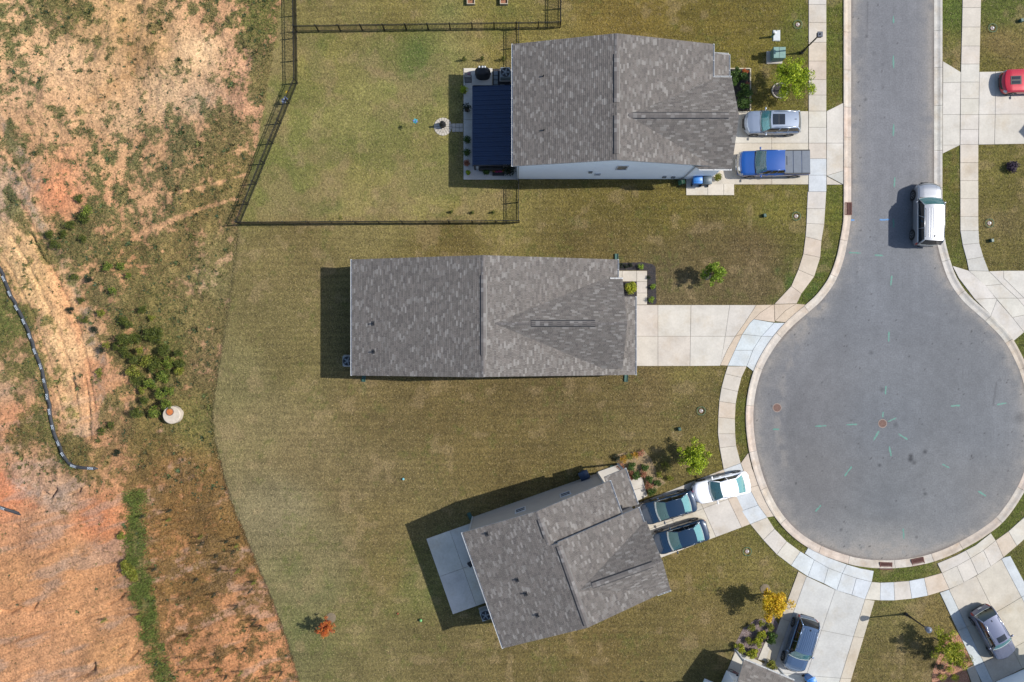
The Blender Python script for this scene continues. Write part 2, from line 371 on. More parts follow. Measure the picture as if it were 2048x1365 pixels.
d5.quads([(1879, 1185.5), (1898, 1179), (1955, 1150), (2006, 1115.5), (2020, 1112)], [(1968, 1375), (2120, 1300)], [0, .12, .5, .88, 1], [0, .4, .78, 1], colf=lambda i, k: (203, 209, 210) if i in (0, 3) else (204, 196, 180))
d5.slab([(1874, 1127), (1912, 1111), (1931, 1101), (1940, 1117), (1913, 1132), (1883, 1146)], LIGHT).slab([(1931, 1101), (1950, 1091), (1981, 1066.5), (1990.6, 1081), (1966, 1101), (1940, 1117)], LIGHT)
d5.slab([(1932.5, 1337), (1948, 1330), (1962, 1366), (1945, 1372)], BUFF)
d5.done()
d6 = Paving('driveway')
for p in ([(1904, 532), (1937, 542), (1970, 571), (1991, 597), (1949, 599), (1917, 557)], [(1949, 599), (1991, 597), (1993, 600), (1981, 631)], [(1993, 600), (2024, 635.5), (2047.5, 665), (2027, 682), (2005, 655.5), (1981, 631)],
          [(1937, 542), (1977, 543), (2003, 569), (1970, 572)], [(1970, 572), (2003, 569), (2033.5, 597), (1991, 597)], [(1991, 597), (2033.5, 597), (2060, 628), (2024, 635.5)], [(2024, 635.5), (2060, 628), (2085, 660), (2047.5, 665)],
          [(1977, 543), (2006.5, 542), (2006.5, 557), (2047.5, 597), (2033.5, 597), (2003, 569)], [(2006.5, 542), (2150, 542), (2150, 597), (2047.5, 597), (2006.5, 557)], [(2033.5, 597), (2150, 597), (2150, 660), (2085, 660), (2060, 628)]): d6.slab(p, (214, 208, 198), .03)
d6.done()
d7 = Paving('driveway')
for p in ([(1885, 123), (1921, 145), (1920.6, 165.5), (1885, 166)], [(1885, 166), (1920.6, 165.5), (1919.5, 230), (1884.5, 230)], [(1884.5, 230), (1919.5, 230), (1919, 291), (1884.5, 291)], [(1884.5, 291), (1919, 291), (1884.5, 308)],
          [(1958, 144.5), (1990, 144), (1989.5, 229.5), (1957, 230)], [(1957, 230), (1989.5, 229.5), (1988, 289.5), (1956.5, 290)], [(1990, 144), (2190, 140), (2190, 227), (1989.5, 229.5)], [(1989.5, 229.5), (2190, 227), (2190, 286), (1988, 289.5)]): d7.slab(p, LIGHT)
d7.done()
# garden beds (dark mulch, straw, clay)
m_mulch = pm('mulch', C(40, 38, 42, .6), C(64, 58, 58, .6), scale=18, rough=0.95, bump=0.03, bscale=30)
m_chip = pm('mulch_chip', None, attr='Col', rough=0.9)
BEDS = []
def bed(poly, cols, mulch, n_per=260, ln=0.07, z=0.03):
    q = [W2(*a) for a in poly]; o = MB().prism(q, -0.05, z).build('flower_bed', mulch); tag(o, None, None, None, 'structure'); HARD.append(poly)
    xs = np.array([p[0] for p in q]); ys = np.array([p[1] for p in q]); n = int(abs(area(q))*n_per)*3
    x = RNG.uniform(xs.min(), xs.max(), n); y = RNG.uniform(ys.min(), ys.max(), n); k = pip(x, y, q); x = x[k][:n//3+200]; y = y[k][:n//3+200]; n = len(x)
    P = blades(x, y, np.full(n, z+.005), RNG.uniform(.5, 1.3, n)*ln, RNG.uniform(.2, .5, n)*ln, RNG.uniform(1.0, 1.5, n))
    cc = np.array([C(*c)[:3] for c in cols])[RNG.integers(0, len(cols), n)]*RNG.uniform(.7, 1.3, (n, 1))
    soup('mulch_chips', P, cc, m_chip, o); return o
dark = [(36, 36, 42), (52, 50, 56), (70, 66, 70), (30, 28, 30)]
bed([(1236, 526.5), (1285, 525), (1304, 528.5), (1311, 534), (1313, 606), (1311, 609.5), (1295, 609.5), (1295, 541), (1236, 541)], dark+[(110, 85, 65)], m_mulch)
bed([(1240, 564.5), (1272, 564.5), (1272, 594), (1240, 594)], dark+[(60, 52, 58)], m_mulch)
bed([(1410, 139.5), (1498.5, 139.5), (1498.5, 222), (1418, 222)], dark+[(48, 42, 50)], m_mulch)
bed([(1419, 347), (1446, 347), (1446, 368), (1419, 368)], dark, m_mulch)
bed([(986, 138), (1036, 138), (1036, 178), (986, 178)], [(60, 62, 66), (84, 84, 86), (46, 46, 50)], m_mulch)
m_straw = pm('straw_ground', C(150, 128, 92), C(172, 146, 108), scale=6, rough=0.95, bump=0.02, bscale=30)
bed([(1226, 913), (1245, 906), (1290, 903), (1302, 918), (1318, 955), (1332, 966), (1297, 988), (1286, 952), (1256, 957), (1240, 928)], [(190, 165, 125), (165, 140, 100), (205, 180, 145), (130, 112, 72)], m_straw, 320, .09, .012)
bed([(1466, 1316), (1472, 1285), (1486, 1258), (1510, 1240), (1548, 1234), (1557, 1250), (1546, 1283), (1530, 1284), (1514, 1319), (1490, 1312)], [(160, 142, 140), (178, 160, 158), (128, 110, 108), (120, 96, 84)], pm('grey_mulch', C(128, 112, 108), C(150, 132, 128), scale=7, rough=.95, bump=.02), 320, .09, .012)
bed([(1540, 1313), (1556, 1317), (1549, 1338), (1538, 1324)], [(96, 70, 52), (80, 58, 44)], pm('brown_mulch', C(84, 62, 46), C(104, 78, 58), scale=9, rough=.95, bump=.02))
m_clay = pm('clay_bed', C(186, 130, 100), C(214, 158, 124), scale=5, rough=0.95, bump=0.02, bscale=30)
bed([(1892, 1275), (1917, 1264), (1946, 1328), (1931, 1336), (1944, 1375), (1860, 1400), (1866, 1340)], [(214, 160, 130), (196, 138, 106), (226, 180, 156), (150, 104, 80)], m_clay, 300, .09, .012)
# road surface
def hmask(px, py):
    m = np.zeros(px.shape, bool)
    for p in HARD:
        xs = [a[0] for a in p]; ys = [a[1] for a in p]
        k = (px >= min(xs)) & (px <= max(xs)) & (py >= min(ys)) & (py <= max(ys))
        if k.any(): idx = np.nonzero(k); m[idx] |= pip(px[idx], py[idx], p)
    return m
def grid_mesh(name, xs, ys, keep, z, colr, mat):
    """grid sheet over pixel coordinates xs, ys; keep = cell mask"""
    ny, nx = len(ys), len(xs); gx, gy = np.meshgrid(xs, ys)
    co = np.stack([(gx-1024)*PX, (682.5-gy)*PX, z], -1).reshape(-1, 3)
    i, j = np.nonzero(keep); a = i*nx+j; quads = np.stack([a+nx, a+nx+1, a+1, a], 1)
    used = np.unique(quads); remap = np.zeros(nx*ny, np.int32); remap[used] = np.arange(len(used)); quads = remap[quads]
    me = bpy.data.meshes.new(name); me.vertices.add(len(used)); me.vertices.foreach_set('co', co[used].reshape(-1).astype(np.float32))
    n = len(quads); me.loops.add(4*n); me.loops.foreach_set('vertex_index', quads.reshape(-1).astype(np.int32))
    me.polygons.add(n); me.polygons.foreach_set('loop_start', np.arange(0, 4*n, 4, dtype=np.int32))
    try: me.polygons.foreach_set('loop_total', np.full(n, 4, dtype=np.int32))
    except Exception: pass
    ca = me.color_attributes.new('Col', 'FLOAT_COLOR', 'POINT'); cc = np.ones((len(used), 4), np.float32); cc[:, :3] = colr.reshape(-1, 3)[used]; ca.data.foreach_set('color', cc.reshape(-1))
    me.update(calc_edges=True); me.materials.append(mat); me.shade_smooth()
    o = bpy.data.objects.new(name, me); link(o); return o
xs = np.arange(1488, 2082, 2.6); ys = np.arange(-160, 1142, 2.6)
gx, gy = np.meshgrid(xs, ys)
RP = offs(RE, 6.0)
keep = pip((gx[:-1, :-1]+gx[1:, 1:])/2, (gy[:-1, :-1]+gy[1:, 1:])/2, RP)
de = pldist(gx, gy, RE[::3])
rc = shep(gx, gy, [(1785, 50), (1785, 300), (1780, 600), (1600, 800), (1780, 850), (1950, 850), (1620, 960), (1780, 1000), (1900, 1000), (1775, 1100), (1960, 1000)],
          np.array([lin(c) for c in [(128, 129, 133), (132, 133, 137), (131, 134, 139), (133, 133, 135), (128, 132, 137), (131, 134, 138), (134, 133, 133), (130, 133, 136), (137, 139, 141), (158, 157, 154), (139, 139, 139)]]))
n1 = fbm(gx/70, gy/120, 3, 4); n2 = fbm(gx/14, gy/14, 9, 3); n3 = fbm(gx/5, gy/300, 15, 2)
rad = np.hypot(gx-1778, gy-862); ang = np.arctan2(gy-862, gx-1778); arc = fbm(rad/5.5, ang*1.6+7, 19, 3)*sst(gy, 560, 700); lane = fbm(gx/4.5, gy/160, 29, 3)*(1-sst(gy, 560, 700))
rc = rc*(1+(n1-.5)*.30+(n2-.5)*.20+(n3-.5)*.06+(arc-.5*sst(gy, 560, 700))*.12+(lane-.5*(1-sst(gy, 560, 700)))*.16)[..., None]
rc = rc*(1-.06*np.exp(-((rad-190)/26)**2)*sst(gy, 560, 700)-.03*np.exp(-((rad-120)/18)**2)*sst(gy, 600, 700)+.09*(1-sst(gy, 480, 650)))[..., None]
dust = np.exp(-np.maximum(de-4, 0)/13.0)*(.35+.8*sst(n2*.5+n1*.5, .35, .65)); dust += .5*np.exp(-((gx-1775)/80)**2-((gy-1098)/20)**2)*sst(n2, .3, .6)
dust += .35*np.exp(-(pldist(gx, gy, [(1650, 600), (1600, 680), (1562, 780), (1555, 860), (1570, 930)])/10)**2)*sst(n2, .35, .65)
dust = np.clip(dust, 0, .8)[..., None]; rc = rc*(1-dust)+lin((176, 168, 158))*dust
brk = np.exp(-(de-1.0)**2/10.0)*.6*sst(n1, .3, .7); brk = brk[..., None]; rc = rc*(1-brk)+lin((120, 104, 94))*brk
for (x, y, r, s) in [(1850, 904, 4.2, .8), (1821, 919, 5.5, .9), (1822, 912, 4, .8), (1828, 926, 4, .6), (1759, 931, 3.6, .75), (1850, 988, 3.5, .7), (1848, 980, 2.5, .5), (1742, 706, 4.2, .45), (1764, 780, 5, .45), (1791, 850, 5, .4),
                     (1680+2, 1060, 3, .6), (1833, 1075, 3, .6), (1733, 73, 3, .6), (1730.5, 200, 3, .6), (1748, 107, 4, .3), (1765, 130, 4, .25), (2040, 836, 12, .4), (2000, 760, 3, .4)]:
    g = s*np.exp(-(((gx-x)**2+(gy-y)**2)/(r*r))**1.5); rc = rc*(1-g[..., None])+lin((52, 54, 60))*g[..., None]
spk = sst(vn(gx/2.9, gy/2.9, 77), .93, .97)*sst(fbm(gx/40, gy/40, 31, 2), .46, .60)*.8; rc = rc*(1-spk[..., None])+lin((60, 58, 60))*spk[..., None]
for ln_, s in (([(1993, 765), (1986, 812)], .5), ([(1735, 5), (1734, 70)], .35)):
    g = s*np.exp(-(pldist(gx, gy, ln_)/1.5)**2); rc = rc*(1-g[..., None])+lin((70, 70, 74))*g[..., None]
m_road = pm('asphalt', None, attr='Col', rough=0.9, scale=3.0, var=0.05, bump=0.006, bscale=30, fine=(8.5, 0.15))
road = grid_mesh('road', xs, ys, keep, np.full(gx.shape, 0.008), rc*K*np.array([.76, .76, .77]), m_road); tag(road, None, None, None, 'structure')
# sprayed survey marks on the road
Z7 = lambda x, y: (1480+x/2.0687, 480+y/2.0687); Z4 = lambda x, y: (1640+x/2.73, y/2.73)
m_gp = pm('green_spray_paint', C(66, 146, 126), C(104, 138, 130), scale=14, rough=.7); m_bp = pm('blue_spray_paint', C(50, 132, 205), C(110, 150, 185), scale=14, rough=.7)
marks = [(Z7(*a), Z7(*b), m_gp) for a, b in [((450, 53), (500, 55)), ((557, 63), (592, 66)), ((628, 148), (624, 190)), ((616, 380), (614, 422)), ((604, 605), (601, 640)), ((592, 712), (590, 735)), ((612, 752), (647, 737)),
    ((575, 790), (552, 830)), ((655, 803), (693, 826)), ((617, 855), (625, 895)), ((310, 772), (357, 769)), ((440, 765), (485, 763)), ((872, 688), (910, 685)), ((1062, 682), (1102, 675)), ((462, 938), (432, 978)),
    ((836, 928), (866, 944)), ((985, 1040), (1018, 1060)), ((335, 1098), (312, 1124)), ((675, 1195), (678, 1238)), ((135, 784), (162, 784))]]
marks += [(Z4(*a), Z4(*b), m_gp) for a, b in [((400, 88), (402, 128)), ((400, 305), (401, 375)), ((402, 678), (400, 745)), ((408, 970), (405, 1025)), ((400, 1195), (402, 1245))]]
marks += [(Z4(150, 1203.5), Z4(188, 1203), m_bp), (Z4(325, 1202), Z4(382, 1200), m_bp)]
for a, b, m in marks:
    A, B = Vector(W2(*a)), Vector(W2(*b)); d = (B-A).normalized(); nrm = Vector((-d.y, d.x)); n = 9; L_, R_ = [], []
    for k in range(n):
        t = k/(n-1); wd = random.uniform(.035, .085)*(0.55 if k in (0, n-1) else 1); p = A.lerp(B, t)+nrm*random.uniform(-.015, .015); L_.append((*(p+nrm*wd), .0125)); R_.append((*(p-nrm*wd), .0125))
    MB().grid([R_, L_]).build('paint_mark', m, road)
# rolled kerb in cast lengths
kerb_root = None
cum = np.cumsum([0]+[math.hypot(b[0]-a[0], b[1]-a[1]) for a, b in zip(RE[:-1], RE[1:])])
prof = [(0.0, .0, -.06), (0.0, .0, .020), (.26, 0, .024), (.36, 0, .05), (.46, 0, .085), (.58, 0, .098), (.62, 0, .090), (.62, 0, -.06)]
def kerb_pt(s):
    x = np.interp(s, cum, [p[0] for p in RE]); y = np.interp(s, cum, [p[1] for p in RE]); x2 = np.interp(s, cum, [p[0] for p in KO]); y2 = np.interp(s, cum, [p[1] for p in KO])
    return np.array([x, y]), np.array([x2, y2])
s = 0.0; segs = []
while s < cum[-1]-5: L_ = random.choice([74, 75, 76, 60, 90]); segs.append((s, min(s+L_, cum[-1]))); s += L_
kerb_root = None
for (a, b) in segs:
    rows = []; n = max(2, int((b-a)/9)+1); g = .012/PX
    for k in range(n+1):
        t = a+g+(b-a-2*g)*k/n; i, o = kerb_pt(t); row = []
        for f, _, z in prof: p = i+(o-i)*(f/.62); row.append((*W2(*p), z))
        rows.append(row)
    mb = MB().grid(rows, True)
    for row, fl in ((rows[0], False), (rows[-1], True)): n0 = len(mb.V); mb.V += [Vector(p) for p in row]; f = tuple(range(n0, n0+len(row))); mb.F.append(f[::-1] if fl else f)
    if kerb_root is None:
        q = MB()
        rows2 = [[(*W2(*kerb_pt(t)[0]), -.004), (*W2(*kerb_pt(t)[1]), -.004)] for t in np.linspace(0, cum[-1], 260)]; q.grid(rows2, True); kerb_root = q.build('kerb', m_joint); tag(kerb_root, None, None, None, 'structure')
    o = mb.build('kerb_stone', m_kerb, kerb_root)
    mid = kerb_pt((a+b)/2)[0]; setcol(o, random.choice([(208, 197, 184), (211, 194, 178), (213, 203, 191), (206, 192, 176)]) if mid[0] < 1840 or mid[1] > 700 else (212, 206, 196), .05)
# ------------------------------------------------------------------ ground: lawns and bare clay
LB = [(-400, 575), (0, 562), (100, 548), (200, 531), (300, 512), (440, 479), (480, 476), (560, 466), (640, 454), (720, 440), (800, 428), (830, 425), (880, 430), (920, 440), (980, 456), (1040, 478), (1100, 502), (1170, 532), (1240, 560), (1300, 580), (1365, 598), (1800, 700)]
lby = [a for a, b in LB]; lbx = [b for a, b in LB]
def lawn_edge(y): return np.interp(y, lby, lbx)
DIRT = [(40,60,222,178,135,.5,98,104,62),(150,30,205,165,118,.62,110,106,62),(250,60,212,170,122,.3,112,104,64),(120,130,226,184,142,.25,100,104,64),(60,170,225,180,140,.4,95,104,66),(300,90,196,156,112,.45,122,106,66),(420,30,214,165,125,.5,105,105,62),
(520,40,206,155,118,.62,105,110,55),(400,105,230,192,150,.15,110,105,70),(480,130,218,168,132,.4,105,104,62),(330,190,226,188,148,.25,104,104,66),(200,190,216,174,132,.2,108,104,66),(100,250,222,176,133,.35,98,102,62),(250,240,216,176,136,.3,105,104,68),
(380,200,204,168,134,.42,112,108,78),(480,210,208,158,124,.36,105,100,64),(530,160,190,150,110,.7,128,118,72),(60,290,205,160,120,.45,105,102,64),(120,330,216,158,118,.3,110,100,64),(200,310,212,165,122,.45,92,98,60),(280,290,205,160,120,.58,95,98,62),(360,270,200,156,118,.6,102,102,66),
(440,270,198,152,112,.66,120,110,70),(330,340,206,162,120,.6,106,102,66),(450,340,206,162,118,.74,126,113,67),(200,400,212,160,120,.5,90,96,56),(120,390,222,152,112,.2,110,100,64),(300,420,210,164,124,.5,104,104,66),(400,420,200,156,112,.75,126,112,68),(60,470,222,180,132,.3,112,106,64),
(15,400,190,160,135,.4,96,98,62),(150,480,200,156,116,.66,98,98,58),(250,520,206,152,110,.62,108,102,60),(350,500,198,152,112,.75,120,108,66),(440,520,196,160,122,.68,126,116,74),(200,580,196,150,112,.68,110,102,66),(120,600,226,176,128,.28,112,106,60),(300,610,196,150,112,.8,104,102,56),
(400,620,194,156,118,.7,122,112,70),(430,560,200,170,135,.6,126,118,76),(60,560,224,180,128,.3,116,108,60),(10,640,180,145,110,.75,88,98,46),(40,750,190,150,112,.6,102,100,56),(10,780,194,156,124,.3,120,106,74),(160,700,228,184,138,.2,118,108,62),(195,740,216,156,114,.35,124,106,70),
(250,700,196,150,108,.62,106,100,58),(330,700,180,140,100,.85,96,100,52),(400,720,194,152,116,.66,122,108,72),(60,860,180,140,102,.7,92,92,50),(20,830,208,148,110,.25,120,100,62),(150,830,226,174,130,.25,112,108,58),(220,860,194,146,108,.55,132,112,78),(300,880,182,136,96,.8,114,106,60),
(390,860,182,140,98,.82,110,110,60),(150,915,190,150,104,.75,112,108,60),(60,950,194,156,128,.3,112,104,72),(350,940,178,130,90,.66,130,108,64),(430,970,172,126,84,.7,130,110,66),(15,990,216,142,102,.12,110,100,60),(120,985,202,164,134,.2,120,106,76),(190,1040,216,142,100,.06,120,100,60),
(60,1060,208,154,116,.08,120,106,66),(150,1120,206,152,108,.06,120,104,64),(40,1150,206,152,108,.14,112,102,62),(60,1250,208,152,110,.05,112,102,62),(180,1230,202,150,108,.05,112,102,62),(100,1330,206,154,114,.05,112,102,62),(225,1330,198,148,104,.08,118,104,64),(350,1040,178,128,84,.66,124,101,58),
(440,1080,176,128,82,.68,124,104,60),(400,1160,172,124,82,.66,120,100,58),(350,1250,192,138,96,.5,124,100,60),(480,1230,204,146,102,.42,120,100,60),(400,1320,202,144,100,.42,116,96,58),(530,1300,206,146,102,.42,110,98,58),(330,1150,176,126,84,.6,126,104,60)]
LAWN = [(640,90,140,130,76),(760,110,142,132,82),(835,120,112,120,66),(900,110,146,138,86),(600,260,136,130,76),(720,250,140,132,80),(820,300,142,132,80),(560,380,128,126,72),(700,400,146,132,84),(850,390,148,136,84),(960,410,140,128,74),(720,330,138,128,76),(1000,90,142,128,70),(940,120,150,134,86),
(800,25,132,120,66),(1000,30,130,120,62),(660,25,134,122,72),(1250,40,124,106,52),(1450,50,118,104,50),(1530,30,116,104,50),(1500,110,124,112,52),(1590,60,108,108,46),(1600,200,112,106,50),(1520,180,118,108,52),(1200,400,116,104,54),(1350,420,118,106,54),(1550,420,118,110,54),(1450,380,116,106,54),
(600,480,122,108,66),(900,480,112,98,54),(1200,480,110,96,54),(1400,480,108,94,58),(1500,500,110,94,60),(1350,580,112,98,66),(1500,570,108,94,62),(560,520,126,112,70),(540,640,124,112,70),(600,720,122,110,68),(470,760,132,122,80),(520,860,138,124,84),(600,900,134,118,80),(750,820,124,108,68),(900,820,118,102,62),
(1100,800,116,100,62),(1300,780,114,98,60),(1400,800,118,104,62),(1380,760,120,108,60),(1000,880,120,104,62),(700,960,130,114,76),(560,1020,138,126,92),(640,1100,134,122,84),(760,1050,128,112,70),(780,1150,124,110,66),(620,1180,130,122,82),(590,1260,124,118,76),(700,1260,128,118,74),(780,1300,126,114,72),(860,1300,120,108,66),
(830,1180,122,118,68),(900,1330,120,106,66),(1050,1340,116,102,60),(1200,1300,116,100,58),(1300,1250,118,104,60),(1400,1150,120,106,58),(1450,1120,120,108,58),(1530,1130,124,112,62),(1400,1250,124,108,64),(1420,1330,120,110,66),(1250,880,118,104,62),(1190,920,118,104,60),(1570,1080,108,106,50),
(1670,100,104,104,44),(1670,180,110,104,48),(1670,440,108,106,46),(1660,520,104,100,46),(1640,570,98,104,40),(1480,800,108,100,46),(1490,870,108,100,46),(1570,1085,108,106,48),(1800,1150,98,102,44),(1800,1230,124,114,66),(1780,1330,116,104,60),(1850,1330,118,104,62),(1870,1230,128,112,66),(2030,1120,100,100,46),(2005,1045,98,104,44),
(1905,30,96,104,46),(1905,100,124,108,66),(1900,400,108,100,50),(1900,480,104,100,48),(2000,20,96,104,46),(2000,90,132,114,72),(1980,130,116,108,54),(2010,320,118,110,58),(2000,400,108,100,52),(2000,440,126,112,72),(2000,500,116,106,56),(2045,700,104,104,48)]
GREENS = [(835,100,26,28,.55),(862,150,22,34,.45),(820,135,16,18,.35),(672,412,14,12,.6),(650,420,10,9,.5),(590,418,9,8,.4),(567,427,10,10,.5),(880,430,14,10,.3),(760,437,10,8,.4),(900,20,30,20,.4),(1010,20,25,18,.4),(640,90,10,7,.4),(1580,565,10,22,.8),(1556,542,6,8,.6),(1632,562,10,24,.75),(1622,590,14,16,.75),(1648,532,6,8,.5),
 (720,860,10,6,.4),(760,820,14,6,.3),(600,1260,30,40,.3),(650,1300,26,30,.3),(580,1130,26,20,.3),(640,1180,30,24,.3),(1600,60,16,40,.3),(1912,20,20,30,.4),(1665,240,8,20,.2),(830,1130,22,28,.35),(860,1190,12,20,.3),(1500,905,10,16,.4),(1450,120,20,14,.25),(1240,775,14,6,.3),(728,775,6,16,.35),(1240,518,10,5,.4)]
PAINT = [([(40, 400), (75, 470), (95, 520), (130, 600), (152, 660), (172, 740), (184, 820), (186, 880)], 8, (206, 142, 104), .6), ([(12, 330), (45, 390), (90, 460), (128, 530), (152, 590), (176, 650), (194, 720), (200, 800)], 12, (156, 144, 132), .75),
 ([(0, 240), (30, 290), (60, 340), (78, 372)], 14, (150, 138, 126), .8), ([(0, 480), (50, 560), (90, 640), (120, 720), (140, 800), (150, 870)], 22, (228, 190, 142), .7), ([(180, 205), (240, 165), (270, 110), (250, 60)], 16, (178, 136, 92), .7), ([(100, 380), (120, 420), (130, 350)], 18, (222, 148, 106), .7),
 ([(20, 960), (70, 985), (120, 1000)], 16, (176, 160, 148), .6), ([(0, 950), (30, 990), (60, 1005)], 10, (222, 142, 102), .8), ([(110, 1150), (140, 1110), (200, 1080)], 9, (186, 154, 130), .5), ([(330, 965), (400, 930), (450, 905)], 5, (170, 146, 128), .7), ([(318, 1162), (400, 1128), (470, 1110), (492, 1100)], 6, (172, 150, 138), .8), ([(312, 1208), (380, 1190), (430, 1165)], 4, (176, 150, 132), .6), ([(430, 1155), (470, 1140), (480, 1135)], 12, (160, 146, 136), .7), ([(330, 1050), (420, 1030), (450, 1010)], 5, (176, 150, 130), .6), ([(400, 1370), (460, 1310), (520, 1280), (540, 1215)], 22, (216, 150, 104), .7), ([(390, 205), (430, 200)], 26, (196, 172, 146), .6)]
SOCK = [(-14, 522), (0, 548), (25, 600), (50, 650), (75, 715), (92, 775), (99, 830), (112, 880), (130, 915), (150, 932), (198, 937)]
GSTRIP = [(268, 985), (270, 1060), (275, 1130), (290, 1200), (297, 1260), (302, 1310), (328, 1375)]
GULLY = [([(0, 1222), (22, 1224), (40, 1215), (62, 1221), (74, 1206)], 3.2, .34), ([(212, 1212), (236, 1200), (246, 1190)], 2.6, .3), ([(146, 1352), (166, 1352), (184, 1342), (186, 1330)], 4.5, .45), ([(252, 1325), (266, 1312), (270, 1308)], 2.5, .3), ([(230, 1300), (250, 1288)], 2.2, .25),
 ([(86, 988), (98, 996), (108, 980)], 3.2, .42), ([(140, 990), (158, 984), (160, 978)], 2.4, .3), ([(28, 1052), (34, 1056)], 2.2, .25), ([(168, 760), (172, 800), (176, 850), (182, 880)], 2.2, .2), ([(60, 470), (80, 510), (92, 528)], 3.0, .34), ([(10, 395), (26, 408)], 2.5, .3), ([(135, 755), (148, 780)], 2.2, .22), ([(8, 300), (40, 345), (60, 380)], 3, .15)]
GULLY += [([(318, 1162), (400, 1128), (492, 1100)], 3, .14), ([(330, 965), (450, 905)], 3, .12), ([(312, 1208), (430, 1165)], 3, .14), ([(330, 1050), (450, 1010)], 3, .12), ([(320, 1290), (420, 1250), (520, 1210)], 3, .18), ([(350, 1340), (470, 1290), (560, 1260)], 3, .18), ([(0, 1130), (120, 1100), (230, 1060)], 3, .12), ([(0, 1290), (120, 1255), (240, 1215)], 3, .16), ([(10, 1180), (130, 1150), (245, 1110)], 3, .12), ([(40, 1345), (150, 1300), (250, 1265)], 3, .16), ([(20, 470), (70, 560), (110, 650), (140, 740), (155, 840)], 2.5, .12), ([(5, 520), (60, 620), (95, 720), (120, 820)], 2.5, .10), ([(40, 400), (75, 470), (98, 528), (132, 604), (154, 664), (174, 742), (186, 822)], 3.0, .12)]
DP = [(d[0], d[1]) for d in DIRT]; DV = np.concatenate([np.array([lin(d[2:5]) for d in DIRT]), np.array([[d[5]] for d in DIRT]), np.array([lin(d[6:9]) for d in DIRT])], 1)
LP = [(d[0], d[1]) for d in LAWN]; LV = np.array([lin(d[2:5]) for d in LAWN])
def ground_at(px, py, shp=None):
    """reflectance x exposure colour, lawn mask, plant cover of bare ground"""
    shp = np.asarray(px, float); py = np.asarray(py, float); px = shp
    ex = lawn_edge(py)+(fbm(px/14, py/14, 5, 3)-.5)*9; lm = sst(px, ex-1.2, ex+1.2)
    # lawn
    lc = shep(px, py, LP, LV, 3.8, 16.0)
    kd = pldist(px, py, RE[::4]); pk = sst(70-kd, 0, 12)*sst(px, 1400, 1450)*.45*sst(fbm(px/18, py/18, 91, 3), .3, .6); lc = lc*(1-pk[..., None])+lin((90, 104, 38))*pk[..., None]
    a = fbm(px/60, py/60, 21, 4); b = fbm(px/11, py/11, 23, 3); st = fbm(px/90, py/7, 25, 2)
    yd = sst(px, 480, 520)*(1-sst(px, 1020, 1045))*sst(py, 40, 64)*(1-sst(py, 440, 450)); ur = sst(px, 1100, 1300)*(1-sst(py, 420, 520)); lc = lc*(1-yd[..., None]*np.array([.02, .0, .08]))*(1-ur[..., None]*np.array([0, .0, .12]))
    mow = np.sin((py+10*fbm(px/90, py/40, 81, 2))*2*np.pi/12.5)*(1-yd)*(.4+fbm(px/120, py/60, 83, 2)); lc = lc*(1+.085*mow)[..., None]
    lc = lc*(1+(a-.5)*.42+(b-.5)*.36+(st-.5)*.24)[..., None]
    for (x, y, rx, ry, s_) in GREENS:
        g = s_*np.exp(-((px-x)/rx)**2-((py-y)/ry)**2)*sst(b+.3*a, .30, .72); lc = lc*(1-g[..., None])+lin((72, 98, 42))*g[..., None]
    br = yd*sst(fbm(px/55, py/45, 45, 4), .46, .62)*.55; lc = lc*(1-br[..., None])+lin((150, 130, 90))*br[..., None]; gy_ = yd*sst(fbm(px/70, py/60, 46, 4), .5, .66)*.4; lc = lc*(1-gy_[..., None])+lin((108, 114, 58))*gy_[..., None]
    gp = sst(fbm(px/26, py/26, 41, 3), .60, .74)*.40*sst(vn(px/5, py/5, 43), .25, .8); lc = lc*(1-gp[..., None])+lin((96, 104, 46))*gp[..., None]
    bp_ = sst(fbm(px/30, py/30, 47, 3), .62, .76)*.35; lc = lc*(1-bp_[..., None])+lin((165, 142, 104))*bp_[..., None]
    # bare clay and weeds
    dv = shep(px, py, DP, DV, 3.2, 16.0); soil, den, veg = dv[..., :3], dv[..., 3], dv[..., 4:]
    ax, ay = px*.956-py*.292, px*.292+py*.956                      # erosion runs up to the right
    n1 = fbm(px/46, py/46, 51, 4); n2 = fbm(px/9, py/9, 53, 4, .6); n3 = fbm(ax/60, ay/5, 57, 3); n4 = fbm(px/20, py/20, 59, 3)
    for ln_, wd, cc_, st_ in PAINT:
        g_ = st_*np.exp(-(pldist(px+(n4-.5)*26, py+(n1-.5)*26, ln_)/wd)**2)*sst(n2, .25, .6); soil = soil*(1-g_[..., None])+lin(cc_)*g_[..., None]
    soil = soil*(1+(n1-.5)*.34+(n2-.5)*(.50-.26*sst(py, 930, 1000))+(n3-.5)*.34)[..., None]
    gr = sst(fbm(ax/80, ay/16, 61, 3), .56, .70)*.45*sst(py, 650, 950); soil = soil*(1-gr[..., None])+lin((170, 150, 136))*gr[..., None]
    den = np.clip(den, 0, 1)
    for ln_, wd, v in (([(270, 470), (320, 450), (370, 430), (420, 412), (476, 398)], 5, -.45), ([(365, 385), (440, 365), (490, 350)], 4, -.4), ([(150, 205), (210, 195), (255, 172)], 10, -.15), ([(60, 480), (100, 560), (130, 640), (160, 730), (175, 850)], 16, -.25), ([(500, 60), (520, 20)], 20, .2)):
        den = den+v*np.exp(-(pldist(px, py, ln_)/wd)**2)
    den = den+.5*np.exp(-(pldist(px, py, [(18, 385), (40, 430), (70, 490), (90, 522)])/13)**2)+.3*np.exp(-(pldist(px, py, [(185, 430), (150, 470), (110, 480)])/20)**2)
    ds = pldist(px, py, GSTRIP); n4 = fbm(px/20, py/20, 59, 3); gs = np.exp(-((ds+(n4-.5)*34)/20.0)**4)*sst(py, 970, 995)*(1-.5*sst(py, 1230, 1300)*sst(n4, .4, .6))
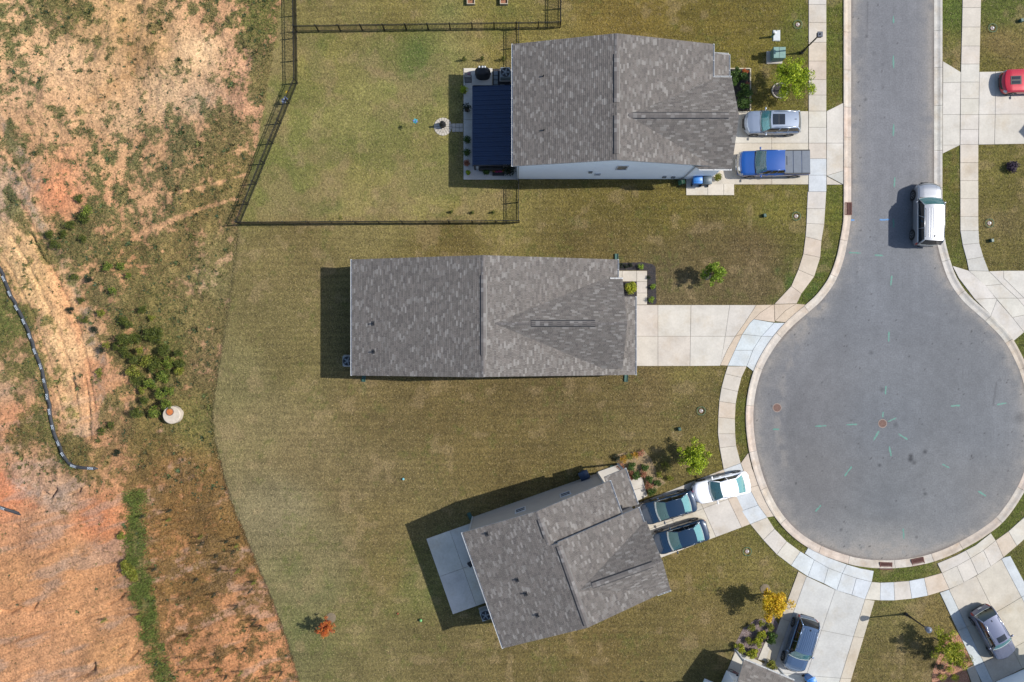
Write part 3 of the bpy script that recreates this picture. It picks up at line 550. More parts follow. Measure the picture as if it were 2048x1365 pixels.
    dsk = pldist(px, py, SOCK); left = sst(np.interp(py, [p[1] for p in SOCK], [p[0] for p in SOCK])-px, 0, 8)*(py < 940)
    gl = np.exp(-(np.maximum(dsk-4, 0)/26.0)**2)*left*sst(n4, .3, .6)
    cov = sst(.55*n2+.45*n4+(den-.5)*.66, .425, .57); cov = np.maximum(cov, np.maximum(gs*.97, gl*.85)); cov = np.clip(cov, 0, 1)
    lo_ = sst(py, 820, 940)[..., None]; soil = soil*(.95-np.array([.0, .01, .05])*1.0-lo_*np.array([.02, .03, .03])); veg = veg*(np.array([1.08, 1.12, .98])*(1-lo_)+np.array([1.12, .98, .90])*lo_)*(1+(n1-.5)*.5+(n2-.5)*.6)[..., None]
    gg = np.maximum(gs, gl*.7)[..., None]; veg = veg*(1-gg)+lin((98, 108, 52))*(.6+.8*n2[..., None])*gg
    wk = (cov*.78)[..., None]; dc = soil*(1-wk)+veg*wk
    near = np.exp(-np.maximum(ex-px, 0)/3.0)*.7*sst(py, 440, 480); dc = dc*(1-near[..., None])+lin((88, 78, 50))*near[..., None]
    colr = dc*(1-lm[..., None])+lc*lm[..., None]
    return colr*K, lm, cov*(1-lm), veg*K, gs
def ground_z(px, py):
    px = np.asarray(px, float); py = np.asarray(py, float)
    dm = sst(lawn_edge(py)-px, 2, 60); ax, ay = px*.956-py*.292, px*.292+py*.956
    z = (fbm(px/90, py/90, 71, 3)-.5)*.9+(fbm(ax/70, ay/9, 73, 3)-.5)*.30*sst(py, 880, 1040)+(fbm(px/14, py/14, 75, 4, .6)-.5)*(.30-.16*sst(py, 930, 1000))+(fbm(ax/40, ay/4.5, 79, 2)-.5)*.16*sst(py, 880, 1040)
    for ln_, wd, dp in GULLY: z = z-dp*np.exp(-(pldist(px, py, ln_)/wd)**2)
    return z*dm-.02*dm-.11*sst(lawn_edge(py)-px, -.5, 2.5)*sst(py, 430, 470)
fx = np.arange(-60, 2112, 3.0); fy = np.arange(-60, 1430, 3.0)
far = np.array([-14000., -6000, -2500, -1200, -600, -300, -150])
xs = np.concatenate([far+20, fx, 2112-far-20]); ys = np.concatenate([far+20, fy, 1430-far-20])
gx, gy = np.meshgrid(xs, ys)
gc, lm_, cv_, vg_, gs_ = ground_at(gx, gy); gz = ground_z(np.clip(gx, -200, 2300), np.clip(gy, -200, 1600)); gz[(gx < -60) | (gx > 2112) | (gy < -60) | (gy > 1430)] = 0
m_ground = pm('ground', None, attr='Col', rough=0.95, scale=4.0, var=0.12, bump=0.09, bscale=4.5, fine=(7.5, 0.36), spec=.2)
ground = grid_mesh('ground', xs, ys, np.ones((len(ys)-1, len(xs)-1), bool), gz, gc, m_ground); tag(ground, None, None, None, 'structure')
# ------------------------------------------------------------------ houses
def shingle_ramp(k=1.0, warm=0.0):
    g = lambda a, b, c_: C(min(255, (a+warm)*k), b*k, (c_-warm)*k)
    return [(0.0, g(107, 103, 101)), (.40, g(113, 109, 107)), (.72, g(119, 114, 112)), (.86, g(123, 119, 117)), (.93, g(134, 131, 129)), (1.0, g(150, 147, 145))]
m_cap = pm('ridge_shingles', None, island=shingle_ramp(1.05, 1.0), rough=0.95, spec=.2, scale=1)
m_sh1 = pm('shingles', None, attr='Col', rough=0.95, bump=.004, bscale=90, scale=.35, var=.045, spec=.2, fine=(9.0, .06))
m_trim = pm('white_trim', C(226, 228, 230, .55), C(214, 216, 218, .55), scale=5, rough=.5)
m_black = pm('black_metal', C(34, 34, 36), C(44, 44, 46), scale=9, rough=.5)
m_vent = pm('ridge_vent_cap', C(106, 102, 101), C(142, 138, 136), scale=5, rough=.95, detail=1)
m_wallw = pm('pale_siding', C(232, 236, 240, 1.0), C(228, 232, 236, 1.0), scale=1.0, rough=.6, wave=('Z', 1.55, .012))
m_wallg = pm('taupe_siding', C(178, 170, 162, .8), C(172, 164, 157, .8), scale=1.0, rough=.6, wave=('Z', 1.55, .012))
m_wallb = pm('grey_siding', C(188, 190, 192, .5), C(182, 184, 186, .5), scale=1.0, rough=.6, wave=('Z', 1.55, .012))
m_pane = pm('window_pane', C(30, 38, 44, .6), C(42, 52, 58, .6), scale=2, rough=.05, spec=.8)
m_door = pm('door_panel', C(200, 200, 198, .5), C(192, 192, 190, .5), scale=2, rough=.5)
m_alu = pm('downpipe_white', C(220, 222, 222, .5), rough=.5)
def clip2(poly, conv):
    out = poly; n = len(conv)
    for i in range(n):
        ax, ay = conv[i]; bx, by = conv[(i+1) % n]; inp = out; out = []
        if not inp: return []
        def sd(p): return (bx-ax)*(p[1]-ay)-(by-ay)*(p[0]-ax)
        for j in range(len(inp)):
            p, q = inp[j], inp[(j+1) % len(inp)]; dp, dq = sd(p), sd(q)
            if dp >= 0: out.append(p)
            if dp*dq < 0: t = dp/(dp-dq); out.append((p[0]+(q[0]-p[0])*t, p[1]+(q[1]-p[1])*t))
    return out
SH_LO = [C(a*1.06, b*1.05, c_*1.025) for a, b, c_ in ((104, 100, 99), (108, 104, 102), (112, 108, 106), (115, 111, 109), (118, 113, 111), (121, 116, 114))]
SH_HI = [C(a*1.06, b*1.05, c_*1.03) for a, b, c_ in ((124, 120, 118), (128, 125, 123), (134, 131, 129), (142, 139, 137))]
def shingles(mb, poly, expo=.145, lift=.012):
    """courses of laminated tabs over a convex roof plane; poly[0]->poly[1] runs along the eave"""
    P = [Vector(p) for p in poly]; a = (P[1]-P[0]).normalized(); n = (P[1]-P[0]).cross(P[2]-P[0]).normalized()
    if n.z < 0: n = -n
    s_ = n.cross(a)
    if s_.z < 0: s_ = -s_
    o = P[0]; q = [((p-o).dot(a), (p-o).dot(s_)) for p in P]
    if area(q) < 0: q = q[::-1]
    x0, x1 = min(p[0] for p in q), max(p[0] for p in q); y1 = max(p[1] for p in q); r = 0; y = min(p[1] for p in q)
    while y < y1:
        x = x0-random.uniform(0, .5); nxt = x0+random.uniform(-.3, .9)
        while x < x1:
            wd = random.choice([.16, .2, .24, .3, .36]); hi = x > nxt
            if hi: wd = random.choice([.26, .32, .38, .46]); nxt = x+wd+random.uniform(.7, 2.0)
            pc = clip2([(x, y), (x+wd-.004, y), (x+wd-.004, y+expo), (x, y+expo)], q); x += wd
            if len(pc) < 3: continue
            th = random.choice([.010, .010, .017]); n0 = len(mb.V); tone = SH_HI[int(random.random()*len(SH_HI))] if hi else SH_LO[int(random.random()*len(SH_LO))]
            for (u, v) in pc: mb.V.append(o+a*u+s_*v+n*(lift+th*(1-(v-y)/expo)))
            mb.F.append(tuple(range(n0, n0+len(pc))))
            lo = [k for k, (u, v) in enumerate(pc) if v < y+1e-4]
            if len(lo) == 2:
                k1, k2 = lo
                if (k2-k1) != 1: k1, k2 = k2, k1
                n1 = len(mb.V); mb.V += [mb.V[n0+k1]-n*th, mb.V[n0+k2]-n*th]; mb.F.append((n0+k2, n0+k1, n1, n1+1))
            mb.VC += [tone]*(len(mb.V)-n0)
        y += expo; r += 1
def deck(mb, poly, th=.16):
    P = [Vector(p) for p in poly]; n = (P[1]-P[0]).cross(P[2]-P[0]).normalized()
    if n.z < 0: P = P[::-1]
    k = len(P); n0 = len(mb.V); mb.V += P+[p-Vector((0, 0, th)) for p in P]
    mb.F.append(tuple(range(n0, n0+k))); mb.F.append(tuple(range(n0+k, n0+2*k))[::-1])
    for i in range(k): j = (i+1) % k; mb.F.append((n0+j, n0+i, n0+k+i, n0+k+j))
def gable_wall(mb, x0, x1, y0, y1, ze, zr, axis, ridge=None, zb=-.15):
    """closed gabled shell; axis 'y' = ridge runs along y"""
    if axis == 'y':
        r = (x0+x1)/2 if ridge is None else ridge; pr = [(x0, zb), (x1, zb), (x1, ze), (r, zr), (x0, ze)]; A = [Vector((p[0], y0, p[1])) for p in pr]; B = [Vector((p[0], y1, p[1])) for p in pr]
    else:
        r = (y0+y1)/2 if ridge is None else ridge; pr = [(y0, zb), (y1, zb), (y1, ze), (r, zr), (y0, ze)]; A = [Vector((x1, p[0], p[1])) for p in pr]; B = [Vector((x0, p[0], p[1])) for p in pr]
    n0 = len(mb.V); mb.V += A+B; mb.F.append(tuple(range(n0, n0+5))); mb.F.append(tuple(range(n0+5, n0+10))[::-1])
    for i in range(5): j = (i+1) % 5; mb.F.append((n0+j, n0+i, n0+5+i, n0+5+j))
class House:
    def __init__(s, label, base_px, rz, wallmat):
        """base_px: ground pixel (relative to the picture centre) of the frame origin; local x right, y up the picture, rotated rz"""
        s.rz = rz; s.b = base_px; s.root = thing('house', (base_px[0]*PX, -base_px[1]*PX, 0), rz, label, 'house')
        s.wm = wallmat; s.wall = MB(); s.dk = MB(); s.sh = MB(); s.sh.VC = []; s.c, s.sn = math.cos(rz), math.sin(rz)
        # frame offset of origin in rotated px coordinates
        s.ou = base_px[0]*s.c-base_px[1]*s.sn; s.ov = base_px[0]*s.sn+base_px[1]*s.c
    def L(s, u, v, z=0.0): return Vector(((u-s.ou)*PX, -(v-s.ov)*PX, z))
    def plane(s, pts, holes=None): P = [s.L(*p) for p in pts]; deck(s.dk, P); shingles(s.sh, P)
    def gable(s, u0, u1, v0, v1, ze, zr, axis, ridge=None):
        a, b = s.L(u0, v1), s.L(u1, v0); r = None
        if ridge is not None: r = s.L(ridge, 0).x if axis == 'y' else s.L(0, ridge).y
        gable_wall(s.wall, a.x, b.x, a.y, b.y, ze, zr, axis, r)
    def foot(s, u0, u1, v0, v1):
        out = []
        for u, v in ((u0, v0), (u1, v0), (u1, v1), (u0, v1)): out.append((1024+u*s.c+v*s.sn, 682.5-u*s.sn+v*s.c))
        HARD.append(out)
    def done(s):
        s.w = s.wall.build('wall', s.wm, s.root); s.roof = s.dk.build('roof', m_trim, s.root)
        o = s.sh.build('shingles', m_sh1, s.roof); tag(o, kind='stuff'); ca = o.data.color_attributes.new('Col', 'FLOAT_COLOR', 'POINT'); ca.data.foreach_set('color', np.array(s.sh.VC, np.float32).reshape(-1)); return s
    def ridge_vent(s, a, b, wd=.36, ht=.07):
        A, B = s.L(*a), s.L(*b); d = (B-A).normalized(); n = Vector((-d.y, d.x, 0)).normalized(); up = Vector((0, 0, 1)); mb = MB(); v = MB()
        # shallow peaked cap lengths over a black louvre
        Lg = (B-A).length; k = max(1, round(Lg/.30)); dz = s.drop*wd/2
        for i in range(k):
            p, q = A+d*(Lg*i/k), A+d*(Lg*(i+1)/k-.004); t = .006*(i % 2)
            for sg in (-1, 1):
                e = n*sg*wd/2-up*dz
                pts = [p+up*(ht+t), q+up*(ht+t), q+e+up*(ht+t), p+e+up*(ht+t)]; lo = [x-up*.022 for x in pts]; n0 = len(mb.V); mb.V += pts+lo; mb.F += [(n0, n0+1, n0+2, n0+3)[::sg], (n0+7, n0+6, n0+5, n0+4)[::sg], (n0+3, n0+2, n0+6, n0+7)[::sg], (n0, n0+3, n0+7, n0+4)[::sg], (n0+1, n0+5, n0+6, n0+2)[::sg]]
        for sg in (-1, 1):
            e = n*sg*(wd/2+.065)-up*dz*1.3; e2 = n*sg*.05
            pts = [A+e2+up*(ht-.03), B+e2+up*(ht-.03), B+e+up*(ht-.03), A+e+up*(ht-.03)]; lo = [x-up*.1 for x in pts]; n0 = len(v.V); v.V += pts+lo; v.F += [(n0, n0+1, n0+2, n0+3)[::sg], (n0+3, n0+2, n0+6, n0+7)[::sg], (n0, n0+3, n0+7, n0+4)[::sg], (n0+1, n0+5, n0+6, n0+2)[::sg]]
        o = v.build('ridge_vent', m_black, s.roof); mb.build('ridge_cap', m_cap, s.roof)
    def cap(s, a, b, wd=.26):
        A, B = s.L(*a), s.L(*b); d = (B-A).normalized(); n = Vector((-d.y, d.x, 0)).normalized(); up = Vector((0, 0, 1)); mb = MB(); Lg = (B-A).length; k = max(1, round(Lg/.2)); dz = s.drop*wd/2
        for i in range(k):
            p, q = A+d*(Lg*i/k), A+d*(Lg*(i+1)/k)
            for sg in (-1, 1):
                e = n*sg*wd/2-up*dz; n0 = len(mb.V); mb.V += [p+up*.045, q+up*.03, q+e+up*.03, p+e+up*.045]; mb.F.append((n0, n0+1, n0+2, n0+3)[::sg])
        mb.build('ridge_cap', m_cap, s.roof)
    def gutter(s, a, b):
        A, B = s.L(*a), s.L(*b); d = (B-A).normalized(); n = Vector((d.y, -d.x, 0)); mb = MB(); up = Vector((0, 0, 1))
        prof = [(0, .0), (0, -.11), (.02, -.13), (.09, -.13), (.115, -.05), (.12, .0), (.105, .0), (.10, -.05), (.08, -.11), (.02, -.11), (.015, 0)]
        mb.grid([[A+n*x+up*z for x, z in prof], [B+n*x+up*z for x, z in prof]])
        k = max(2, int((B-A).length/.9))
        for i in range(k+1): p = A.lerp(B, i/k); mb.box(p+n*.06+up*-.005, (.03, .12, .008) if abs(d.x) > .5 else (.12, .03, .008))
        mb.build('gutter', m_trim, s.roof)
    def pipe(s, u, v, z, r=.05):
        p = s.L(u, v, z); mb = MB(); mb.lathe([(r*1.9, -.02), (r*1.6, .05), (r, .07), (r, .32), (r*.7, .32), (r*.7, .1)], 10, p); mb.box(p+Vector((0, 0, .012)), (.32, .34, .012)); mb.build('vent_pipe', m_black, s.roof)
    def window(s, u0, u1, v, z0, z1, face='S'):
        """window in a wall that faces down (S), up (N), left (W) or right (E) in the picture; u0,u1 along the wall"""
        al, nr = {'S': (Vector((1, 0, 0)), Vector((0, -1, 0))), 'N': (Vector((1, 0, 0)), Vector((0, 1, 0))), 'W': (Vector((0, 1, 0)), Vector((-1, 0, 0))), 'E': (Vector((0, 1, 0)), Vector((1, 0, 0)))}[face]
        if face in 'SN': a, b = s.L(u0, v, z0), s.L(u1, v, z1)
        else: a, b = s.L(v, u1, z0), s.L(v, u0, z1)
        cx = (a+b)/2; wd = abs((b-a).dot(al)); ht = z1-z0; f = MB(); up = Vector((0, 0, 1))
        def bx(mb, c_, w_, h_, d_):
            dims = Vector((abs(al.x)*w_+abs(nr.x)*d_, abs(al.y)*w_+abs(nr.y)*d_, h_)); mb.box(c_, dims)
        t = .09
        bx(f, cx+nr*.02+up*(ht/2-t/2), wd, t, .06); bx(f, cx+nr*.02-up*(ht/2-t/2), wd, t, .06)
        for sg in (-1, 1): bx(f, cx+nr*.0195+al*sg*(wd/2-t/2), t, ht-2*t, .055)
        bx(f, cx+nr*.015, wd-2*t, .05, .05)
        o = f.build('window', m_trim, s.root)
        for sg in (-1, 1): p = MB(); bx(p, cx+nr*.006+up*sg*(ht/4-.01), wd-2*t, ht/2-t-.02, .03); p.build('pane', m_pane, o)
    def panel_door(s, u0, u1, v, z1, face='E', rows=4, cols=4, name='garage_door'):
        a, b = s.L(v, u1, 0), s.L(v, u0, z1); mb = MB(); cy = (a.y+b.y)/2; wd = abs(b.y-a.y); sg = 1 if face == 'E' else -1
        mb.box((a.x+sg*.012, cy, z1/2), (.05, wd, z1)); o = mb.build(name, m_door, s.root)
        for r in range(rows):
            for c_ in range(cols): q = MB(); q.box((a.x+sg*.045, a.y+wd*(c_+.5)/cols, z1*(r+.5)/rows), (.02, wd/cols*.84, z1/rows*.78), None, .008); q.build('panel', m_door, o)
    def downpipe(s, u, v, z):
        p = s.L(u, v, 0); mb = MB(); mb.box(p+Vector((0, 0, z/2)), (.09, .07, z)); mb.build('downpipe', m_alu, s.root)
# ---- house with the patio cover (top)
h1 = House('grey shingled house with dark patio cover behind and two vehicles in front', (205, -433), 0.0, m_wallw); h1.drop = .27
ze, zr = 4.9, 6.82
h1.plane([(2, -545.5, ze), (2, -321, ze), (185.5, -321, zr), (185.5, -545.5, zr)]); h1.plane([(369, -321, ze), (369, -545.5, ze), (185.5, -545.5, zr), (185.5, -321, zr)])
h1.plane([(200, -485, 4.8), (404, -485, 4.8), (404, -402, 6.6), (200, -402, 6.6)]); h1.plane([(404, -317, 4.8), (345, -317, 4.8), (200, -380, 6.15), (200, -402, 6.6), (404, -402, 6.6)])
h1.plane([(411, -484, 3.1), (411, -543, 3.1), (358, -543, 3.65), (358, -484, 3.65)])
h1.gable(10, 361, -542, -324, ze-.12, zr-.2, 'y', 185.5); h1.gable(240, 396, -480, -324.2, 4.65, 6.35, 'x', -402)
h1.foot(8, 396, -542, -323); h1.done()
h1.ridge_vent((185.5, -509, zr), (185.5, -423, zr)); h1.ridge_vent((185.5, -400, zr), (185.5, -332, zr)); h1.cap((185.5, -545, zr), (185.5, -509, zr))
h1.drop = .53; h1.ridge_vent((208, -402, 6.6), (386, -402, 6.6)); h1.cap((386, -402, 6.6), (404, -402, 6.6)); h1.drop = .27
h1.gutter((2, -545.5, ze), (2, -321, ze)); h1.gutter((369, -485, ze), (369, -545.5, ze)); h1.gutter((345, -317, 4.8), (404, -317, 4.8)); h1.gutter((404, -485, 4.8), (369, -485, 4.8)); h1.gutter((411, -484, 3.1), (411, -543, 3.1)); h1.gutter((411, -543, 3.1), (369, -543, 3.4))
h1.pipe(57, -481, 5.38); h1.pipe(58, -383, 5.39)
h1.window(195, 216, -324, 3.3, 4.6, 'S'); h1.window(160, 172, -324, 1.45, 2.1, 'S')
h1.window(-520, -490, 10, 1.0, 2.3, 'W'); h1.window(-360, -335, 10, 1.0, 2.3, 'W'); h1.panel_door(-470, -345, 396, 2.3); h1.panel_door(-525, -500, 361, 2.1, rows=3, cols=2, name='front_door')
h1.downpipe(12, -322.5, 4.6); h1.downpipe(340, -322.5, 4.6)
for u, z in ((300, .9), (318, .8), (150, 2.6)): MB().box(h1.L(u, -323, z), (.28, .12, .4)).build('meter_box', pm('grey_plastic', C(130, 134, 136), C(140, 144, 146), scale=4, rough=.5), h1.root)
# ---- middle house, single storey
h2 = House('long grey shingled house in the middle with empty concrete driveway', (-60, -45), 0.0, m_wallb); h2.drop = .286
ze, zr = 2.97, 5.86
h2.plane([(-304, -155, ze), (-304, 65.5, ze), (-51.5, 65.5, zr), (-51.5, -155, zr)]); h2.plane([(200.5, -40, ze), (200.5, -155, ze), (-51.5, -155, zr), (-51.5, -40, zr)]); h2.plane([(236, 64.8, 2.56), (236, -40, 2.56), (-51.5, -40, zr), (-51.5, 64.8, zr)])
h2.plane([(-40, -117, 3.3), (209, -117, 3.3), (209, -32, 5.63), (-40, -32, 5.63)]); h2.plane([(209, 52, 3.3), (-40, 52, 3.3), (-40, -32, 5.63), (209, -32, 5.63)])
h2.plane([(236, -40, 2.57), (236, -85, 2.57), (196, -85, 3.03), (196, -40, 3.03)])
h2.gable(-297, 194, -152, 61, ze-.12, zr-.2, 'y', -51.5); h2.gable(60, 204, -113, 48, 3.15, 5.4, 'x', -32); h2.wall.box(h2.L(210, -11, 1.2), (28*PX, 142*PX, 2.5))
h2.foot(-298, 222, -152, 61); h2.done()
h2.ridge_vent((-51.5, -119, zr), (-51.5, 26, zr)); h2.cap((-51.5, -155, zr), (-51.5, -119, zr)); h2.cap((-51.5, 26, zr), (-51.5, 65, zr))
h2.drop = .68; h2.ridge_vent((35, -32, 5.63), (151, -32, 5.63)); h2.cap((-30, -32, 5.63), (35, -32, 5.63), .2); h2.cap((151, -32, 5.63), (209, -32, 5.63), .2); h2.drop = .286
h2.gutter((-304, -155, ze), (-304, 65.5, ze)); h2.gutter((200.5, -117, ze), (200.5, -155, ze)); h2.gutter((236, 64.8, 2.56), (236, -85, 2.56)); h2.gutter((209, -117, 3.3), (186, -117, 3.3))
h2.pipe(-260, -33, 3.48); h2.pipe(-259, 20, 3.49)
h2.panel_door(-78, 55, 224.4, 2.15); h2.window(-120, -90, -297, .9, 2.2, 'W'); h2.window(-20, 10, -297, .9, 2.2, 'W'); h2.panel_door(-60, -38, -298.5, 2.05, 'W', 1, 2, 'back_door'); h2.panel_door(-140, -116, 194.8, 2.05, 'E', 3, 2, 'front_door'); h2.window(-160, -130, -152, .9, 2.1, 'N'); h2.window(100, 130, 61, .9, 2.1, 'S')
h2.downpipe(228, 64, 2.5); h2.downpipe(-296, 63, 2.8)
# ---- rotated house (bottom)
th3 = math.radians(19.4)
h3 = House('tilted two storey taupe house with three cars on its driveway', (80, 450), th3, m_wallg); h3.drop = .253
z0 = 4.68; zn = z0+144*PX*.253; zs_ = z0+160*PX*.253
h3.plane([(-203, 303, z0), (-203, 369, z0), (-59, 369, zn), (-59, 303, zn)]); h3.plane([(-203, 369, z0), (-203, 529, z0), (-43, 529, zs_), (-43, 369, zs_)])
h3.plane([(84, 369, z0), (84, 303, z0), (-59, 303, zn), (-59, 369, zn)]); h3.plane([(117.5, 529, z0), (117.5, 367, z0), (-43, 367, zs_), (-43, 529, zs_)])
h3.plane([(-35, 396, z0), (123.5, 396, z0), (123.5, 462, 6.2), (-35, 462, 6.2)]); h3.plane([(123.5, 530, z0-.02), (98, 530, z0-.02), (-35, 478, 5.85), (-35, 462, 6.2), (123.5, 462, 6.2)])
h3.plane([(121.5, 371, 3.1), (121.5, 299, 3.1), (78, 299, 3.6), (78, 371, 3.6)])
h3.gable(-193, 75, 306, 371, z0-.12, zn-.2, 'y', -59); h3.gable(-193, 109, 370, 526, z0-.12, zs_-.2, 'y', -43); h3.gable(20, 116, 400, 525.8, z0-.15, 5.95, 'x', 462)
h3.foot(-193, 114, 306, 526); h3.done()
h3.ridge_vent((-59, 318, zn), (-59, 354, zn)); h3.cap((-59, 303, zn), (-59, 318, zn)); h3.cap((-59, 354, zn), (-59, 367, zn)); h3.ridge_vent((-43, 374, zs_), (-43, 524, zs_))
h3.drop = .57; h3.ridge_vent((-10, 462, 6.2), (105, 462, 6.2)); h3.cap((105, 462, 6.2), (123, 462, 6.2)); h3.drop = .253
h3.gutter((-203, 303, z0), (-203, 529, z0)); h3.gutter((84, 367, z0), (84, 303, z0)); h3.gutter((121.5, 371, 3.1), (121.5, 299, 3.1)); h3.gutter((117.5, 396, z0), (117.5, 367, z0)); h3.gutter((98, 530, z0-.02), (123.5, 530, z0-.02))
def hz3(u): return z0+(u+203)*PX*.253
for x, y in ((975, 1069), (1036, 1159), (1053, 1186), (1076, 1228)):
    r = (x-1024, y-682.5); u, v = r[0]*.943-r[1]*.332, r[0]*.332+r[1]*.943
    e = .088; u *= 1-e; v *= 1-e; h3.pipe(u, v, hz3(u)+.01)
def h3w(x0, x1): h3.window(x0, x1, 306, 2.9, 4.0, 'N')
h3w(-102, -80); h3w(-12, 10)
h3.window(340, 365, -193, 1.0, 2.3, 'W'); h3.panel_door(390, 430, -193.5, 2.1, 'W', 1, 2, 'back_door'); h3.panel_door(402, 520, 116, 2.2); h3.panel_door(325, 348, 75.5, 2.05, 'E', 3, 2, 'front_door'); h3.window(-60, -30, 526, 1.0, 2.2, 'S')
h3.downpipe(-191, 305, 4.5); h3.downpipe(73, 305, 4.5)
for uu in (118, ): 
    for vv in (302, 366): MB().box(h3.L(uu, vv, 1.5), (.14, .14, 3.0)).build('porch_post', m_trim, h3.root)
MB().box(h3.L(97, 336, .07), (44*PX, 66*PX, .2)).build('porch_floor', pm('porch_concrete', C(200, 194, 184), C(206, 200, 190), scale=3, rough=.9), h3.root)
# ---- house at the bottom edge, only its porch roof corner in view
th4 = math.radians(-23)
h4 = House('house at bottom edge showing only its porch roof corner', (470, 640), th4, m_wallw); h4.drop = .3
c4, s4 = math.cos(th4), math.sin(th4)
def uv4(x, y, z): r = ((x-1024)*(1-z/HC), (y-682.5)*(1-z/HC)); return (r[0]*c4-r[1]*s4, r[0]*s4+r[1]*c4)
ua, va = uv4(1488, 1320, 2.5)
h4.plane([(ua+104, va, 2.5), (ua, va, 2.5), (ua, va+62, 3.2), (ua+104, va+62, 3.2)]); h4.plane([(ua-6, va+40, 4.7), (ua-6, va+330, 4.7), (ua+140, va+330, 6.3), (ua+140, va+40, 6.3)]) if False else None
h4.plane([(ua-40, va+78, 4.7), (ua-40, va+300, 4.7), (ua+110, va+300, 6.3), (ua+110, va+78, 6.3)]); h4.plane([(ua+260, va+300, 4.7), (ua+260, va+78, 4.7), (ua+110, va+78, 6.3), (ua+110, va+300, 6.3)])
h4.gable(ua-30, ua+250, va+82, va+296, 4.55, 6.1, 'y', ua+110); h4.wall.box(h4.L(ua+52, va+70, 1.45), (96*PX, 40*PX, 2.9)); h4.foot(ua-30, ua+250, va+60, va+296); h4.done()
h4.gutter((ua+104, va, 2.5), (ua, va, 2.5))
for uu in (ua+4, ua+96): MB().box(h4.L(uu, va+5, 1.22), (.15, .15, 2.44)).build('porch_post', m_trim, h4.root)
h4.cap((ua+110, va+78, 6.3), (ua+110, va+300, 6.3)); h4.window(ua+20, ua+45, va+49.5, 1.0, 2.2, 'N')
# ---- house at the lower right corner: its front wall stands at the edge of the frame
th5 = math.radians(23.5)
h5 = House('pale sided house whose front wall shows at the lower right corner', (975, 690), th5, m_wallw); h5.drop = .3
c5, s5 = math.cos(th5), math.sin(th5)
def uv5(x, y): r = (x-1024, y-682.5); return (r[0]*c5-r[1]*s5, r[0]*s5+r[1]*c5)
ub, vb = uv5(1992, 1363)
h5.plane([(ub+170, vb-10, 4.4), (ub-10, vb-10, 4.4), (ub-10, vb+110, 6.2), (ub+170, vb+110, 6.2)]); h5.plane([(ub-10, vb+230, 4.4), (ub+170, vb+230, 4.4), (ub+170, vb+110, 6.2), (ub-10, vb+110, 6.2)])
h5.gable(ub, ub+160, vb, vb+220, 4.3, 6.0, 'x', vb+110); h5.foot(ub, ub+160, vb, vb+220); h5.done(); h5.gutter((ub+170, vb-10, 4.4), (ub-10, vb-10, 4.4)); h5.cap((ub-10, vb+110, 6.2), (ub+170, vb+110, 6.2))
h5.window(ub+100, ub+130, vb, 2.8, 3.9, 'N')
# ---- house beyond the right edge: only the shadow of its gable reaches the driveway
h6 = House('house beyond the right edge casting its gable shadow on the driveway', (1200, -430), 0.0, m_wallg); h6.drop = .85
h6.plane([(1166, -520, 3.3), (1400, -520, 3.3), (1400, -434, 6.0), (1166, -434, 6.0)]); h6.plane([(1400, -348, 3.3), (1166, -348, 3.3), (1166, -434, 6.0), (1400, -434, 6.0)])
h6.gable(1176, 1400, -514, -354, 3.2, 5.75, 'x', -434); h6.foot(1176, 1400, -514, -354); h6.done(); h6.cap((1166, -434, 6.0), (1400, -434, 6.0)); h6.panel_door(-500, -370, 1175.5, 2.2, 'W')
# ------------------------------------------------------------------ grass and weeds
m_blade = pm('grass_blades', None, attr='Col', rough=.75, spec=.25, transl=.12)
def in_house(px, py): return hmask(px, py)
N_L = 760000
px = RNG.uniform(-30, 2078, N_L); py = RNG.uniform(-30, 1395, N_L)
k = px > lawn_edge(py)-4+RNG.normal(0, 1.5, N_L); px, py = px[k], py[k]; k = ~in_house(px, py); px, py = px[k], py[k]
colr, lm, cv, vg, gs = ground_at(px, py); n = len(px)
r = RNG.uniform(0, 1, n); f = RNG.uniform(.5, 1.7, n); cc = colr*f[:, None]*1.08
st = r < .13; cc[st] = cc[st]*.5+np.array(C(205, 184, 138)[:3])*.5
gr = (r > .13) & (r < .22); cc[gr] = cc[gr]*.55+np.array(C(104, 116, 54)[:3])*.45
x, y = (px-1024)*PX, (682.5-py)*PX
P = blades(x, y, np.full(n, .0), RNG.uniform(.06, .14, n), RNG.uniform(.03, .065, n), RNG.uniform(.75, 1.4, n))
soup('lawn_grass', P, cc, m_blade, None, 'stuff', 'short dry olive brown lawn grass around the houses', 'grass')
# taller fringe of grass along paving edges and fence lines
def weeds(name, label, n, xr_, yr_, dens, ln, wd, lean, colf, cat='weeds', z=True):
    px = RNG.uniform(*xr_, n); py = RNG.uniform(*yr_, n); d = dens(px, py); k = RNG.uniform(0, 1, n) < d; px, py = px[k], py[k]
    k = ~in_house(px, py); px, py = px[k], py[k]; n = len(px)
    P = blades((px-1024)*PX, (682.5-py)*PX, ground_z(px, py), RNG.uniform(*ln, n), RNG.uniform(*wd, n), RNG.uniform(*lean, n)); return soup(name, P, colf(px, py, n), m_blade, None, 'stuff', label, cat)
def cov_d(px, py): c, lm, cv, vg, gs = ground_at(px, py); return np.clip(cv*1.0+.05*(1-lm), 0, 1)*(px < lawn_edge(py))
def veg_c(px, py, n):
    c, lm, cv, vg, gs = ground_at(px, py); f = RNG.uniform(.55, 1.5, n)[:, None]; out = vg*f; s_ = RNG.uniform(0, 1, n) < .15
    out[s_] = out[s_]*.5+np.array(C(176, 148, 104)[:3])*.5; return out
weeds('field_weeds', 'low mixed weeds over the clay field at left', 300000, (-40, 610), (-40, 1400), cov_d, (.07, .20), (.035, .08), (.5, 1.3), veg_c)
